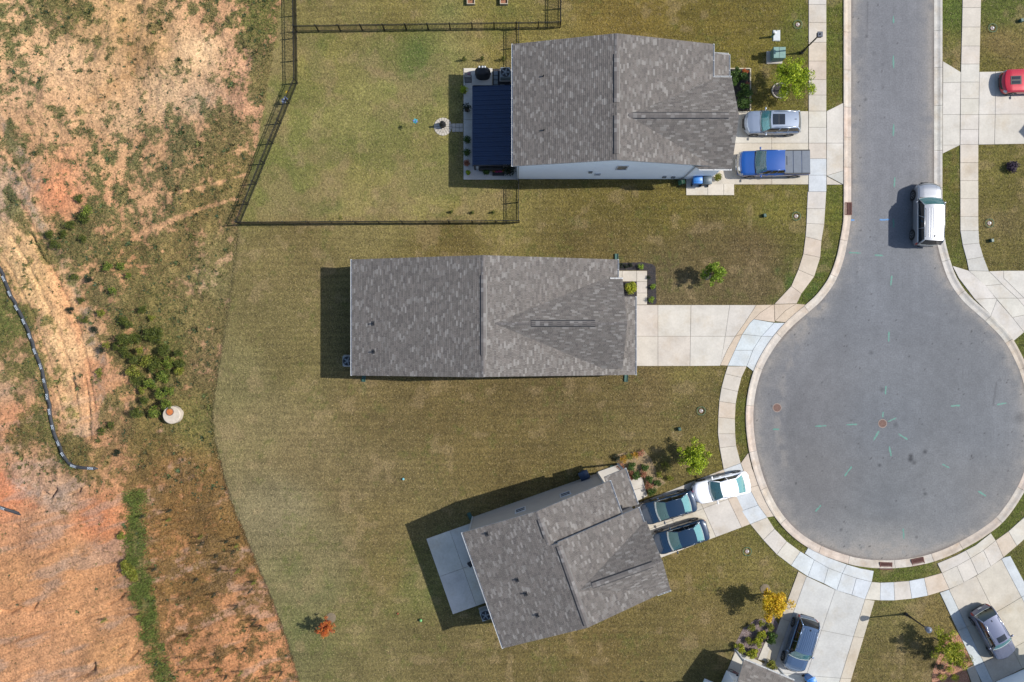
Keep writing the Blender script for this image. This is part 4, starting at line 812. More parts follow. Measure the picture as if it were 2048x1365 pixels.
# weed tufts: short rosettes of leaves, darker and bluer than the dry grass
NT = 17000; tx = RNG.uniform(-30, 600, NT); ty = RNG.uniform(-30, 1390, NT); c_, lm_, cv, vg, gs = ground_at(tx, ty)
k = (tx < lawn_edge(ty)-4) & (RNG.uniform(0, 1, NT) < np.clip(.06+cv*.55*sst(fbm(tx/24, ty/24, 87, 3), .42, .62), 0, .75)*(1-.82*sst(ty, 960, 1040)*(gs < .3))); tx, ty = tx[k], ty[k]; nt_ = len(tx); B = 13
sz = RNG.uniform(.06, .17, nt_)*(1+.9*(RNG.uniform(0, 1, nt_) < .12)); az = RNG.uniform(0, 2*np.pi, (nt_, B)); rr = RNG.uniform(0, .5, (nt_, B))*sz[:, None]
X = ((tx-1024)*PX)[:, None]+np.cos(az)*rr; Y = ((682.5-ty)*PX)[:, None]+np.sin(az)*rr; Z = np.repeat(ground_z(tx, ty)[:, None], B, 1)
P = blades(X.ravel(), Y.ravel(), Z.ravel(), (RNG.uniform(.6, 1.3, (nt_, B))*sz[:, None]).ravel(), (RNG.uniform(.3, .55, (nt_, B))*sz[:, None]).ravel(), RNG.uniform(.25, 1.15, nt_*B), (az+RNG.normal(0, .4, (nt_, B))).ravel())
pal = np.array([C(78, 98, 62)[:3], C(92, 106, 62)[:3], C(70, 92, 66)[:3], C(108, 112, 58)[:3], C(96, 92, 56)[:3]]); tc = pal[RNG.integers(0, 5, nt_)]*RNG.uniform(.7, 1.3, (nt_, 1))
soup('weed_tufts', P, (np.repeat(tc, B, 0)*RNG.uniform(.65, 1.35, (nt_*B, 1))), m_blade, None, 'stuff', 'small dark green weed tufts dotted over bare clay', 'weeds')
def strip_d(px, py): return sst(fbm(px/16, py/16, 93, 3), .25, .7)*np.exp(-((pldist(px, py, GSTRIP)+(fbm(px/20, py/20, 59, 3)-.5)*34)/20.0)**4)*sst(py, 975, 990)*(1-.55*sst(py, 1230, 1310))
weeds('green_grass_strip', 'lush green grass strip running down the bare clay', 60000, (235, 350), (970, 1390), strip_d, (.12, .30), (.03, .06), (.35, 1.1), lambda px, py, n: np.array(C(112, 126, 56)[:3])*RNG.uniform(.4, 1.6, (n, 1)), 'grass')
# ------------------------------------------------------------------ shrubs and trees
def leafset(centers, radii, n, size, flat=.0, squash=1.0, asp=.5):
    c = np.asarray(centers, float); r = np.asarray(radii, float); i = RNG.integers(0, len(c), n)
    d = RNG.normal(0, 1, (n, 3)); d /= np.linalg.norm(d, axis=1)[:, None]; d *= (RNG.uniform(0, 1, n)**.45)[:, None]; d[:, 2] *= squash
    p = c[i]+d*r[i][:, None]; nrm = RNG.normal(0, 1, (n, 3)); nrm[:, 2] = np.abs(nrm[:, 2])+flat; nrm += d*.6; nrm /= np.linalg.norm(nrm, axis=1)[:, None]
    t = np.cross(nrm, RNG.normal(0, 1, (n, 3))); t /= np.linalg.norm(t, axis=1)[:, None]; b = np.cross(nrm, t); s_ = RNG.uniform(.6, 1.35, n)[:, None]*size
    return np.stack([p-t*s_, p-b*s_*asp, p+t*s_, p+b*s_*asp], 1)
def leafmat(name, cols):
    return pm(name, None, island=[(i/(len(cols)-1), C(*c, K*1.35)) for i, c in enumerate(cols)], rough=.6, spec=.3, transl=.30)
m_bark = pm('bark', C(96, 80, 64), C(122, 104, 84), scale=12, rough=.95, bump=.01)
LM = {'lime': leafmat('lime_leaves', [(84, 108, 20), (128, 150, 22), (164, 184, 30), (196, 208, 52)]), 'green': leafmat('green_leaves', [(36, 60, 22), (54, 84, 28), (76, 104, 38), (104, 126, 52)]),
      'bright': leafmat('bright_leaves', [(78, 106, 24), (108, 138, 30), (138, 164, 42), (164, 182, 60)]), 'yellow': leafmat('yellow_leaves', [(176, 150, 20), (222, 186, 26), (240, 206, 46), (226, 160, 40)]),
      'red': leafmat('red_leaves', [(150, 66, 34), (196, 92, 40), (214, 136, 58), (176, 58, 50)]), 'mixpine': leafmat('pine_yellow_needles', [(66, 86, 30), (92, 112, 36), (118, 134, 44), (140, 146, 60)]), 'pine': leafmat('pine_needles', [(50, 60, 24), (70, 82, 28), (94, 104, 36), (120, 124, 50)]),
      'olive': leafmat('olive_leaves', [(92, 100, 32), (122, 130, 40), (150, 152, 56), (112, 96, 46)]), 'rust': leafmat('rust_leaves', [(140, 84, 66), (176, 110, 84), (196, 134, 104), (120, 84, 60)]),
      'dark': leafmat('dark_leaves', [(20, 34, 24), (32, 48, 30), (48, 62, 38), (60, 56, 36)]), 'purple': leafmat('purple_leaves', [(40, 30, 44), (60, 46, 66), (84, 66, 88), (50, 40, 50)]),
      'gold': leafmat('gold_leaves', [(166, 132, 30), (196, 160, 44), (214, 150, 50), (132, 120, 40)]), 'mixgold': leafmat('gold_green_leaves', [(120, 140, 30), (158, 168, 40), (186, 180, 52), (104, 118, 34)]), 'pink': leafmat('pink_petals', [(196, 40, 110), (214, 70, 130), (150, 30, 80)])}
def shrub(px, py, r, h, kind, label, group=None, n=None, name='shrub', cat='shrub', size=None, z=None, cone=False):
    z = float(ground_z(np.array([px]), np.array([py]))[0]) if z is None else z; g = W2(px, py); o = thing(name, (g[0], g[1], z), random.uniform(0, 6.28), label, cat, group)
    cs, rs, st = [], [], MB(); k = 7 if r > .25 else 5
    for i in range(k):
        a = 2*math.pi*i/k+random.uniform(-.3, .3); q = random.uniform(.35, .75)*r*(0 if i == 0 else 1); zz = random.uniform(.45, .8)*h if i else .7*h; c_ = (q*math.cos(a), q*math.sin(a), zz); cs.append(c_); rs.append(r*random.uniform(.38, .58))
        st.tube([(0, 0, -.03), (c_[0]*.4, c_[1]*.4, zz*.45), c_], [.016, .010, .004], 5)
    if cone:
        cs, rs = [], []
        for i in range(9): t = i/8; cs.append((0, 0, h*(.1+.88*t))); rs.append(r*(1.02-t)*.9+.03)
    n = n or int(180+900*r*r*4); size = size or max(.025, min(.06, r*.13))
    nd = kind in ('pine', 'dark') and not cone; P = leafset(cs, rs, int(n*(1.5 if nd else 1)), size*(1.7 if nd else 1), .2, .8, .16 if nd else .5); P[:, :, 2] = np.maximum(P[:, :, 2], .01)
    lf = soup('foliage', P, None, LM[kind], o, None); tag(st.build('stem', m_bark, o)); return o
def tree(px, py, r, h, kind, label, n=2600, lean=(0, 0), ring=None, size=.064, clear=.35, bare=False, group=None, name='tree', top=None):
    g = W2(px, py); o = thing(name, (g[0], g[1], 0), random.uniform(0, 6.28), label, 'tree', group); tr = MB(); cs, rs = [], []
    o.rotation_euler = (0, 0, 0); tr.tube([(0, 0, -.1), (.02, .01, h*.3), (lean[0]*.4, lean[1]*.4, h*.62), (lean[0], lean[1], h*.96)], [.055, .045, .032, .008], 7)
    for i in range(20):
        t = random.uniform(clear, .9); a = i*2.4+random.uniform(-.3, .3); q = r*random.uniform(.45, .95)*(1-max(0, (t-.6))*1.6)*(.72+.5*random.random()); b0 = Vector((lean[0]*t*.8, lean[1]*t*.8, h*t)); b1 = b0+Vector((q*math.cos(a), q*math.sin(a), r*random.uniform(.2, .6)))
        tr.tube([b0, b0.lerp(b1, .5)+Vector((0, 0, .06)), b1], [.020, .013, .005], 5); b1.z = min(b1.z, h*1.02); cs.append(tuple(b1)); rs.append(r*random.uniform(.18, .34))
        m_ = b0.lerp(b1, .55); cs.append(tuple(m_)); rs.append(r*random.uniform(.16, .28))
    cs.append((lean[0], lean[1], h)); rs.append(r*.28)
    tr.build('trunk', m_bark, o); soup('crown', leafset(cs, rs, int(n*1.7), size, .15, .85), None, LM[kind], o, None); return o
tree(1559, 182, 1.65, 3.3, 'lime', 'large lime green tree in stone ringed bed beside street lamp', 5200, (.25, .2))
tree(1416, 551, .95, 2.4, 'bright', 'small bright green tree on the lawn before the middle house', 1700, (.15, .05))
tree(1378, 908, 1.3, 2.6, 'lime', 'yellow green tree beside the white sedan', 3300, (.0, -.1))
tree(1527, 1188, 1.35, 2.7, 'yellow', 'golden yellow autumn tree beside the bottom driveway', 4200, (.1, -.1))
tree(1868, 1276, 1.25, 2.6, 'mixgold', 'yellow green tree by the lower street lamp', 2400, (.1, .0))
tree(660, 1241, .72, 2.1, 'red', 'small orange red autumn tree on the back lawn', 1300, (-.05, -.3), size=.055)
tree(1890, 1300, .8, 1.7, 'mixgold', 'low yellow green sapling between tree and grey car', 1100, (.05, -.1))
# plants
for x_, y_, r_, l_ in [(1467, 150, .42, 'green shrub at the top left of the dark top bed'), (1474, 158, .3, 'smallest green shrub between two others in the top bed'), (1484, 156, .42, 'green shrub below the orange flowers in the top bed'), (1464, 168, .42, 'green shrub half under the eave of the top house'), (1485, 187, .62, 'largest round green shrub in the dark top bed'), (1483, 209, .56, 'lowest round green shrub in the top bed beside the silver crossover')]:
    shrub(x_, y_, r_, r_*1.7, 'green', l_, 'shrubs in the top front bed')
shrub(1488, 145, .28, .45, 'red', 'orange flowering plant at the corner of the top mulch bed', cat='plant'); shrub(1495, 170, .22, .3, 'rust', 'small red brown plant at the timber edge of the top bed', cat='plant')
shrub(1432, 357, .38, .8, 'olive', 'round yellow green shrub in small square bed by the bins')
shrub(1258, 578, .52, .9, 'mixgold', 'yellow green shrub in the square bed at the middle house door', size=.06)
for x_, y_, l_ in ((1281, 534, 'small green plant at the corner of the mulch strip'), (1304, 574, 'small green plant halfway down the mulch strip'), (1301, 600, 'small green plant at the driveway end of the mulch strip')): shrub(x_, y_, .26, .5, 'bright', l_, 'plants along the middle garden path')
for x_, y_ in ((1242, 532), (1252, 533), (1261, 531), (1297, 556)): shrub(x_, y_, .2, .25, 'dark', 'dark leafy clump in the mulch strip of the middle house', 'dark clumps in the mulch strip')
shrub(1270, 742, .3, .35, 'gold', 'yellow flowering weed at the corner of the middle driveway', n=120)
B3 = [(1264, 932, .36, 'green'), (1289, 934, .34, 'green'), (1271, 950, .38, 'green'), (1297, 958, .33, 'green'), (1313, 966, .32, 'green'), (1302, 982, .36, 'green')]
for (x_, y_, r_, k_), l_ in zip(B3, ('topmost round green shrub beside the porch roof', 'round green shrub right of the topmost one in the straw bed', 'round green shrub at the head of the porch path', 'round green shrub halfway along the porch path', 'outermost round green shrub of the straw bed', 'round green shrub at the driveway end of the porch path')): shrub(x_, y_, r_, r_*1.6, k_, l_, 'round shrubs in the straw bed')
for x_, y_, k_, l_ in ((1246, 918, 'gold', 'golden mound plant at the end of the straw bed'), (1269, 910, 'gold', 'golden plant on the top edge of the straw bed'), (1258, 912, 'olive', 'olive plant between the two golden mounds'), (1280, 906, 'rust', 'brown plant right of the golden plant in straw bed'), (1231, 915, 'dark', 'dark plant left of the golden mound'), (1240, 932, 'rust', 'rusty mulched plant at the porch corner'),
                       (1285, 946, 'rust', 'rusty red plant in the middle of the straw bed'), (1262, 951, 'rust', 'rusty red plant by the porch path'), (1296, 971, 'rust', 'large rusty red plant near the path end'), (1318, 948, 'olive', 'thin olive plant at the outer straw bed'), (1339, 955, 'olive', 'weedy olive plant beyond the straw bed'), (1330, 930, 'olive', 'flat olive weed under the yellow green tree')):
    shrub(x_, y_, .34, .42, k_, l_, cat='plant', n=260)
for x_, y_, r_, l_ in ((1521, 1245, .3, 'topmost olive plant in the grey mulch bed'), (1501, 1252, .34, 'olive plant at the upper left of the grey mulch bed'), (1538, 1252, .36, 'olive plant in the grey mulch bed nearest the slate SUV'), (1494, 1278, .32, 'olive plant in the left half of the grey mulch bed')): shrub(x_, y_, r_, .5, 'olive', l_, 'olive plants in the grey bed')
for x_, y_, r_, l_ in ((1520, 1266, .4, 'uppermost light green shrub in the grey mulch bed'), (1512, 1280, .44, 'light green shrub in the middle of the grey mulch bed'), (1476, 1292, .4, 'leftmost light green shrub in the grey mulch bed'), (1503, 1304, .44, 'lowest light green shrub in the grey mulch bed by the porch')): shrub(x_, y_, r_, .7, 'mixgold', l_, 'light shrubs in the grey bed')
shrub(1538, 1272, .48, .8, 'green', 'round dark green shrub beside the bottom driveway'); shrub(1540, 1326, .42, .6, 'olive', 'yellow green shrub in the small brown bed by the porch')
for x_, y_ in ((1896, 1335), (1880, 1350), (1912, 1322), (1905, 1352), (1925, 1330), (1935, 1316), (1876, 1330)): shrub(x_, y_, .36, .5, random.choice(['olive', 'dark', 'mixgold']), 'low plant in the clay bed of the lower right house', 'plants in the clay bed', n=240)
for x_, y_, l_ in ((929, 121, 'left'), (965, 120, 'middle'), (1007, 120, 'right')): shrub(x_, y_, .24, .75, 'pine', l_+' one of three small evergreens above the patio', 'evergreens north of the patio', cone=True)
for x_, y_, l_ in ((903, 425, 'left'), (945, 426, 'middle'), (986, 426, 'right')): shrub(x_, y_, .22, .4, 'pine', l_+' one of three tiny evergreens along the south fence', 'evergreens along the south fence', cone=True)
shrub(2022, 336, .55, .5, 'purple', 'dark purple leafless shrub on the right hand lawn'); shrub(682, 436, .25, .2, 'olive', 'small weed by the south fence of the yard', n=90)
# saplings on the clay
SAP = [(184, 425, .62, 1.1), (164, 399, .4, .6), (176, 436, .5, .7), (117, 490, .45, .9), (172, 478, .35, .7), (147, 452, .4, .7), (217, 534, .4, .7), (242, 534, .4, .8), (260, 552, .3, .9), (232, 583, .35, .9), (130, 468, .35, .6), (104, 470, .4, .6), (205, 625, .35, .7), (290, 620, .35, .8), (250, 640, .4, .7), (308, 637, .3, .7)]
CLUMP = [(321, 670), (299, 676), (281, 664), (335, 700), (290, 727), (346, 733), (316, 743), (337, 767), (311, 767), (290, 756), (330, 801), (298, 799), (285, 822), (253, 698), (311, 685), (280, 690), (330, 722), (268, 678), (345, 705), (302, 712), (322, 784), (285, 742), (330, 752), (310, 812), (275, 712), (306, 730), (322, 758), (296, 775), (318, 725), (340, 750)]
for x_, y_, r_, h_ in SAP: shrub(x_, y_, r_, h_, 'pine' if random.random() < .5 else 'olive' if random.random() < .4 else 'mixpine', 'single wild shrub growing on the clay field above the dense thicket', 'single shrubs on the clay field', name='wild_shrub', n=420)
for x_, y_ in CLUMP: shrub(296+(x_-300)*1.35+random.uniform(-9, 9), 740+(y_-740)*1.12+random.uniform(-10, 10), random.uniform(.34, .62), random.uniform(.8, 1.5), random.choice(['pine', 'pine', 'pine', 'olive', 'mixpine']), 'wild shrub in the dense thicket above the concrete riser', 'shrubs of the thicket', name='wild_shrub', n=560)
Z6 = lambda x, y: (x/2.926, 1000+y/2.926)
TS = [(990, 115), (1190, 250), (1335, 237), (1375, 297), (1400, 215), (1270, 325), (1285, 405), (1400, 410), (1150, 467), (1255, 555), (1475, 525), (915, 400), (1080, 925), (1110, 1000), (1190, 995), (1110, 800), (1530, 735), (1395, 262), (1490, 480), (1330, 1030), (1420, 1000), (1280, 985), (1650, 1010), (1600, 1040), (840, 95), (1000, 60), (1180, 215), (1390, 620), (1500, 700), (610, 705), (820, 672), (1440, 870)]
for x_, y_ in TS: q = Z6(x_, y_); shrub(q[0], q[1], .2, random.uniform(.8, 1.3), 'dark' if random.random() < .5 else 'olive', 'thin upright weed stalk casting a long shadow on the clay', 'thin weed stalks on the clay', name='weed_stalk', cat='weed', n=300, cone=True)
for x_, y_, r_ in ((260, 1137, .55), (268, 1150, .5), (254, 1126, .4), (246, 1070, .35)): shrub(x_, y_, r_, .5, 'olive', 'bright green weed clump at the edge of the grass strip', 'bright clumps at the grass strip', name='weed_clump', cat='weed')
for x_, y_ in ((200, 745), (205, 862), (215, 690), (190, 660), (225, 850), (240, 905), (170, 640), (205, 700), (160, 600), (180, 560), (150, 555), (140, 620)): shrub(x_, y_, .35, .5, random.choice(['dark', 'olive', 'pine']), 'dark weed clump between the sand track and the thicket', 'dark clumps beside the sand track', name='weed_clump', cat='weed', n=260)
# ------------------------------------------------------------------ fences
m_fence = pm('black_fence_paint', C(26, 26, 28), C(34, 34, 36), scale=10, rough=.45)
pk_me = mesh('picket', *(lambda m: (m.V, m.F))(MB().box((0, 0, .62), (.030, .030, 1.14))), m_fence)
post_me = mesh('post', *(lambda m: (m.V, m.F))(MB().box((0, 0, .60), (.06, .06, 1.36)).box((0, 0, 1.30), (.075, .075, .04), None, .012)), m_fence)
def fence(label, a, b, end_post=True):
    A, B = Vector((*W2(*a), 0)), Vector((*W2(*b), 0)); L_ = (B-A).length; rz = math.atan2(B.y-A.y, B.x-A.x); o = thing('fence', A, rz, label, 'fence', 'black metal fences around the back yard')
    nb = max(1, round(L_/1.8)); bay = L_/nb
    for i in range(nb+(1 if end_post else 0)):
        p = bpy.data.objects.new('post', post_me); link(p, o); p.location = (i*bay, 0, 0)
    for i in range(nb):
        for z in (.16, .98, 1.16): MB().box((bay*(i+.5), 0, z), (bay-.055, .034, .04)).build('rail', m_fence, o)
        m = max(1, int(bay/.112))
        for k in range(m): p = bpy.data.objects.new('picket', pk_me); link(p, o); p.location = (bay*i+bay*(k+.5)/m, 0, 0)
    return o
fence('black picket fence run climbing to the top edge beside the clay', (592, -58), (595.5, 167), False)
fence('slanting black picket fence between back yard and clay field', (595.5, 167), (481, 449), False)
fence('long black picket fence along the south side of the yard', (481, 449), (1038, 446))
fence('long black picket fence along the north side of the yard', (594, 64), (1120, 56.5))
fence('short black fence leaving the top edge above the house', (1121, -58), (1120, 56), False)
fence('short black gate fence from north fence to house corner', (1037, 59), (1037, 134), False)
fence('short black gate fence from house corner to south fence', (1037, 366), (1037, 445), False)
# ------------------------------------------------------------------ vehicles
def car_paint(name, c, metallic=.0, rough=.32, k=.5): return pm(name, C(*c, k), C(*c, k), scale=3, rough=rough, metallic=metallic, coat=1.0)
def glassmat():
    m = bpy.data.materials.new('car_glass'); m.use_nodes = True; t = m.node_tree; N = t.nodes; N.remove(N['Principled BSDF'])
    tr = nn(t, 'ShaderNodeBsdfTransparent'); tr.inputs[0].default_value = (.62, .92, .94, 1); gl = nn(t, 'ShaderNodeBsdfGlossy'); gl.inputs['Roughness'].default_value = .02
    fr = nn(t, 'ShaderNodeFresnel'); fr.inputs['IOR'].default_value = 1.75; mx = nn(t, 'ShaderNodeMixShader'); t.links.new(fr.outputs[0], mx.inputs[0]); t.links.new(tr.outputs[0], mx.inputs[1]); t.links.new(gl.outputs[0], mx.inputs[2]); df = nn(t, 'ShaderNodeBsdfDiffuse'); df.inputs[0].default_value = (.16, .40, .42, 1); m2 = nn(t, 'ShaderNodeMixShader'); m2.inputs[0].default_value = .22; t.links.new(mx.outputs[0], m2.inputs[1]); t.links.new(df.outputs[0], m2.inputs[2]); t.links.new(m2.outputs[0], N['Material Output'].inputs[0]); return m
m_cg = glassmat(); m_dg = pm('dark_car_glass', C(18, 22, 26, .6), C(24, 30, 34, .6), scale=2, rough=.04, spec=.9)
m_tyre = pm('tyre_rubber', C(30, 30, 31), C(38, 38, 39), scale=20, rough=.9); m_rim = pm('alloy_rim', C(150, 152, 156), C(170, 172, 176), scale=6, rough=.3, metallic=.7); m_plast = pm('black_plastic', C(28, 29, 31), C(36, 37, 39), scale=8, rough=.6)
m_head = pm('headlight_lens', C(205, 212, 220, .55), C(180, 188, 198, .55), scale=9, rough=.08); m_tail = pm('tail_light_red', C(170, 20, 34, .6), C(130, 14, 26, .6), scale=9, rough=.15); m_dash = pm('dashboard', C(168, 180, 182), C(184, 194, 196), scale=5, rough=.8); m_seat = pm('seat_fabric', C(150, 152, 150), C(165, 166, 162), scale=7, rough=.9); m_chrome = pm('chrome', C(205, 208, 212, .7), rough=.15, metallic=.9)
m_plate = pm('licence_plate', C(214, 216, 214, .6), rough=.4)
tyre_me = mesh('wheel', *(lambda m: (m.V, m.F))(MB().lathe([(.2, -.11), (.30, -.11), (.335, -.085), (.345, -.04), (.345, .04), (.335, .085), (.30, .11), (.2, .11)], 22)), m_tyre, True)
def rim_mesh():
    mb = MB(); mb.lathe([(.235, .085), (.235, .108), (.21, .112), (.195, .075), (.195, .03), (.02, .03)], 20, cap=False); mb.lathe([(.05, .03), (.05, .10), (.03, .105)], 10)
    for i in range(5):
        a = 2*math.pi*i/5; M = Matrix.Rotation(a, 4, 'Z'); mb.box((.12, 0, .085), (.19, .05, .03), M)
    return mesh('rim', mb.V, mb.F, m_rim)
rim_me = rim_mesh()
ip = lambda x, pts: float(np.interp(x, [p[0] for p in pts], [p[1] for p in pts]))
SPEC = {
 'suv': dict(L=4.55, Wd=1.84, H=1.66, top=[(0, .55), (.012, .80), (.03, .98), (.08, 1.06), (.3, 1.05), (.70, 1.02), (.73, 1.02), (.86, .96), (.94, .88), (.978, .76), (1, .56)], cab=(.035, .12, .575, .70), wr=.74, wb=.925, nose=(.10, .30), tail=(.07, .16), bz=.24, rails=True),
 'fullsuv': dict(bowf=.38, bowr=.2, L=5.1, Wd=1.98, H=1.86, top=[(0, .60), (.01, .95), (.02, 1.12), (.06, 1.18), (.3, 1.18), (.72, 1.16), (.75, 1.16), (.9, 1.10), (.955, 1.02), (.985, .86), (1, .60)], cab=(.022, .075, .605, .72), wr=.80, wb=.945, nose=(.08, .20), tail=(.05, .10), bz=.28, rails=True),
 'sedan': dict(L=4.7, Wd=1.82, H=1.45, top=[(0, .50), (.012, .74), (.03, .92), (.09, .98), (.16, .98), (.3, .96), (.68, .93), (.71, .93), (.84, .86), (.93, .76), (.975, .64), (1, .48)], cab=(.135, .27, .535, .69), wr=.70, wb=.90, nose=(.12, .36), tail=(.09, .24), bz=.19, rails=False),
 'muscle': dict(L=4.85, Wd=1.90, H=1.40, top=[(0, .52), (.012, .78), (.03, .95), (.1, .99), (.25, .98), (.62, .94), (.66, .94), (.86, .88), (.95, .80), (.985, .66), (1, .48)], cab=(.10, .28, .47, .62), wr=.68, wb=.90, nose=(.09, .30), tail=(.07, .18), bz=.18, rails=False),
 'pickup': dict(L=5.75, Wd=2.0, H=1.90, top=[(0, .62), (.008, 1.02), (.015, 1.16), (.05, 1.19), (.37, 1.19), (.40, 1.19), (.72, 1.17), (.76, 1.17), (.92, 1.12), (.968, 1.04), (.988, .88), (1, .64)], cab=(.375, .40, .645, .745), wr=.79, wb=.93, nose=(.07, .20), tail=(.03, .04), bz=.30, rails=False, bowf=.22, bowr=.03)}
def car(kind, px, py, hd, paint, label, cat='car', sunroof=None, shade=False, plate=False, roofpaint=None, name='car', ribs=False, scoop=False, cover=False, sc=1.0):
    """hd: heading in picture space (dx, dy)"""
    S = SPEC[kind]; Lc, Wd, Hh = S['L'], S['Wd'], S['H']; g = W2(px, py); o = thing(name, (g[0], g[1], .008), math.atan2(-hd[1], hd[0]), label, cat); o.scale = (sc, sc, sc); hw = Wd/2
    def hwid(s):
        d = (1-s)*Lc; w_ = 1.0; R, q = S['nose'][0]*Lc, S['nose'][1]
        if d < R: w_ -= q*(1-d/R)**2.4
        d = s*Lc; R, q = S['tail'][0]*Lc, S['tail'][1]
        if d < R: w_ -= q*(1-d/R)**2.2
        return hw*w_*(1-.025*abs(math.sin(math.pi*(s-.5))))
    def bot(s): e = min(s, 1-s)*Lc; return S['bz']+.14*max(0, 1-e/.5)**2
    PR = [(-1.0, .90, 0), (-.86, .985, .18), (-.7, 1.0, .5), (-.56, .985, .82), (-.48, .945, .95), (-.36, .84, 1.0), (-.18, .42, 1.015), (0, 0, 1.02)]
    def bp_(s, p):
        sg = 1 if p < 0 else -1; q = -abs(p); f = ip(q, [(a, b) for a, b, c_ in PR]); zf = ip(q, [(a, c_) for a, b, c_ in PR]); zb, zt = bot(s), ip(s, S['top']); bw = S.get('bowf', .34)*max(0, (s-.80)/.20)**1.5-S.get('bowr', .14)*max(0, (.15-s)/.15)**1.5; return Vector(((s-.5)*Lc-bw*(f*hwid(s)/hw)**2, sg*f*hwid(s), zb+(zt-zb)*zf))
    def patch(mb, s0, s1, p0, p1, off, ns=5, np_=5):
        R = []
        for i in range(ns+1):
            row = []
            for j in range(np_+1):
                s, p = s0+(s1-s0)*i/ns, p0+(p1-p0)*j/np_; c_ = bp_(s, p); e = .004; nr = (bp_(min(s+e, 1), p)-bp_(max(s-e, 0), p)).cross(bp_(s, min(p+.01, 1))-bp_(s, max(p-.01, -1)))
                nr = nr.normalized() if nr.length > 1e-9 else Vector((0, 0, 1))
                if nr.dot(c_-Vector((c_.x*.8, 0, .5))) < 0: nr = -nr
                row.append(c_+nr*off)
            R.append(row)
        return mb.grid(R)
    ss = sorted(set([0, .006, .012, .02, .03, .045, .06, .09, .12, .16, .2]+[i/24 for i in range(5, 21)]+[.86, .89, .915, .935, .95, .962, .974, .984, .992, 1.0])); pp = [a for a, _, _ in PR]+[-a for a, _, _ in PR[::-1][1:]]
    b = MB(); rows = [[bp_(s, p) for p in pp] for s in ss]; b.grid(rows)
    for row in (rows[0], rows[-1]): n0 = len(b.V); b.V += row; b.F.append(tuple(range(n0, n0+len(row))))
    body = b.build('body', paint, o, True)
    # cabin
    c0, c1, c2, c3 = [(q-.5)*Lc for q in S['cab']]; wb, wr = hw*S['wb'], hw*S['wr']; zb_r, zb_f = ip(S['cab'][0], S['top'])-.02, ip(S['cab'][3], S['top'])-.02; n = 8; zr0 = Hh-.055
    cur = lambda x, bow, w_, z, cz: [Vector((x+bow*(1-t*t), t*w_, z+cz*(1-t*t))) for t in [(-1+2*i/n) for i in range(n+1)]]
    Rb, Rt, Ft, Fb = cur(c0, -.07 if kind != 'pickup' else 0, wb*.93, zb_r, .02), cur(c1, -.05 if kind != 'pickup' else 0, wr*.95, zr0, .04), cur(c2, .07, wr, zr0-.01, .05), cur(c3, .15, wb, zb_f, .02)
    def loft(A, B, m, bul=0.0, up=Vector((0, 0, 1))): return [[a.lerp(b_, k/m)+up*(bul*math.sin(math.pi*k/m)) for a, b_ in zip(A, B)] for k in range(m+1)]
    fl = MB().grid(loft([v-Vector((0, 0, -.045)) for v in Rb], [v-Vector((0, 0, -.045)) for v in Fb], 3)); fl.build('cabin_floor', m_dash, o)
    MB().grid(loft(Fb, Ft, 5, .03)).build('windshield', m_cg, o, True); MB().grid(loft(Rt, Rb, 4, .025)).build('rear_window', m_cg if kind == 'sedan' else m_dg, o, True)
    rf = MB().grid(loft(Rt, Ft, 6, .022)).build('roof', roofpaint or paint, o, True)
    for e in (0, -1):
        sg = -1 if e == 0 else 1; sw_ = MB(); A = [Rb[e].lerp(Fb[e], k/6) for k in range(7)]; B = [Rt[e].lerp(Ft[e], k/6)+Vector((0, 0, .012*math.sin(math.pi*k/6))) for k in range(7)]; M_ = [a.lerp(b_, .5)+Vector((0, sg*.035, .0)) for a, b_ in zip(A, B)]
        sw_.grid([A, M_, B]).build('side_window', m_dg, o, True)
        pl = MB(); pl.tube([Fb[e], Fb[e].lerp(Ft[e], .5)+Vector((0, 0, .03)), Ft[e]], [.034, .032, .034], 6); pl.tube([Rt[e], Rt[e].lerp(Ft[e], .5)+Vector((0, 0, .012)), Ft[e]], [.036, .036, .036], 6); pl.tube([Rb[e], Rb[e].lerp(Rt[e], .5)+Vector((0, sg*.01, .025)), Rt[e]], [.07 if kind != 'pickup' else .05, .065, .05], 6)
        for t in ((.5,) if kind in ('sedan', 'muscle') else (.34, .64)): q0, q1 = Rb[e].lerp(Fb[e], t), Rt[e].lerp(Ft[e], t); pl.tube([q0, q0.lerp(q1, .5)+Vector((0, sg*.04, 0)), q1], [.03, .03, .03], 5)
        pl.build('pillar', paint, o, True)
        mr = MB(); mc = Vector((c3-.28, sg*(hw+.10), zb_f+.10)); mr.box(mc, (.12, .20, .14), None, .04); mr.box(mc+Vector((0, -sg*.12, -.04)), (.05, .12, .04)); mr.build('mirror', paint, o, True)
        if S['rails']: rl = MB(); rl.tube([Rt[e].lerp(Ft[e], .08)+Vector((0, -sg*.07, .03)), Rt[e].lerp(Ft[e], .12)+Vector((0, -sg*.07, .075)), Rt[e].lerp(Ft[e], .85)+Vector((0, -sg*.07, .085)), Rt[e].lerp(Ft[e], .9)+Vector((0, -sg*.07, .03))], .014, 6); rl.build('roof_rail', m_chrome if kind == 'suv' else m_plast, o, True)
        for t in ((.30, .62) if kind != 'muscle' else (.4,)): h_ = Rb[e].lerp(Fb[e], t); MB().box((h_.x, sg*(hw+.004), h_.z-.16), (.2, .03, .03), None, .01).build('door_handle', paint, o)
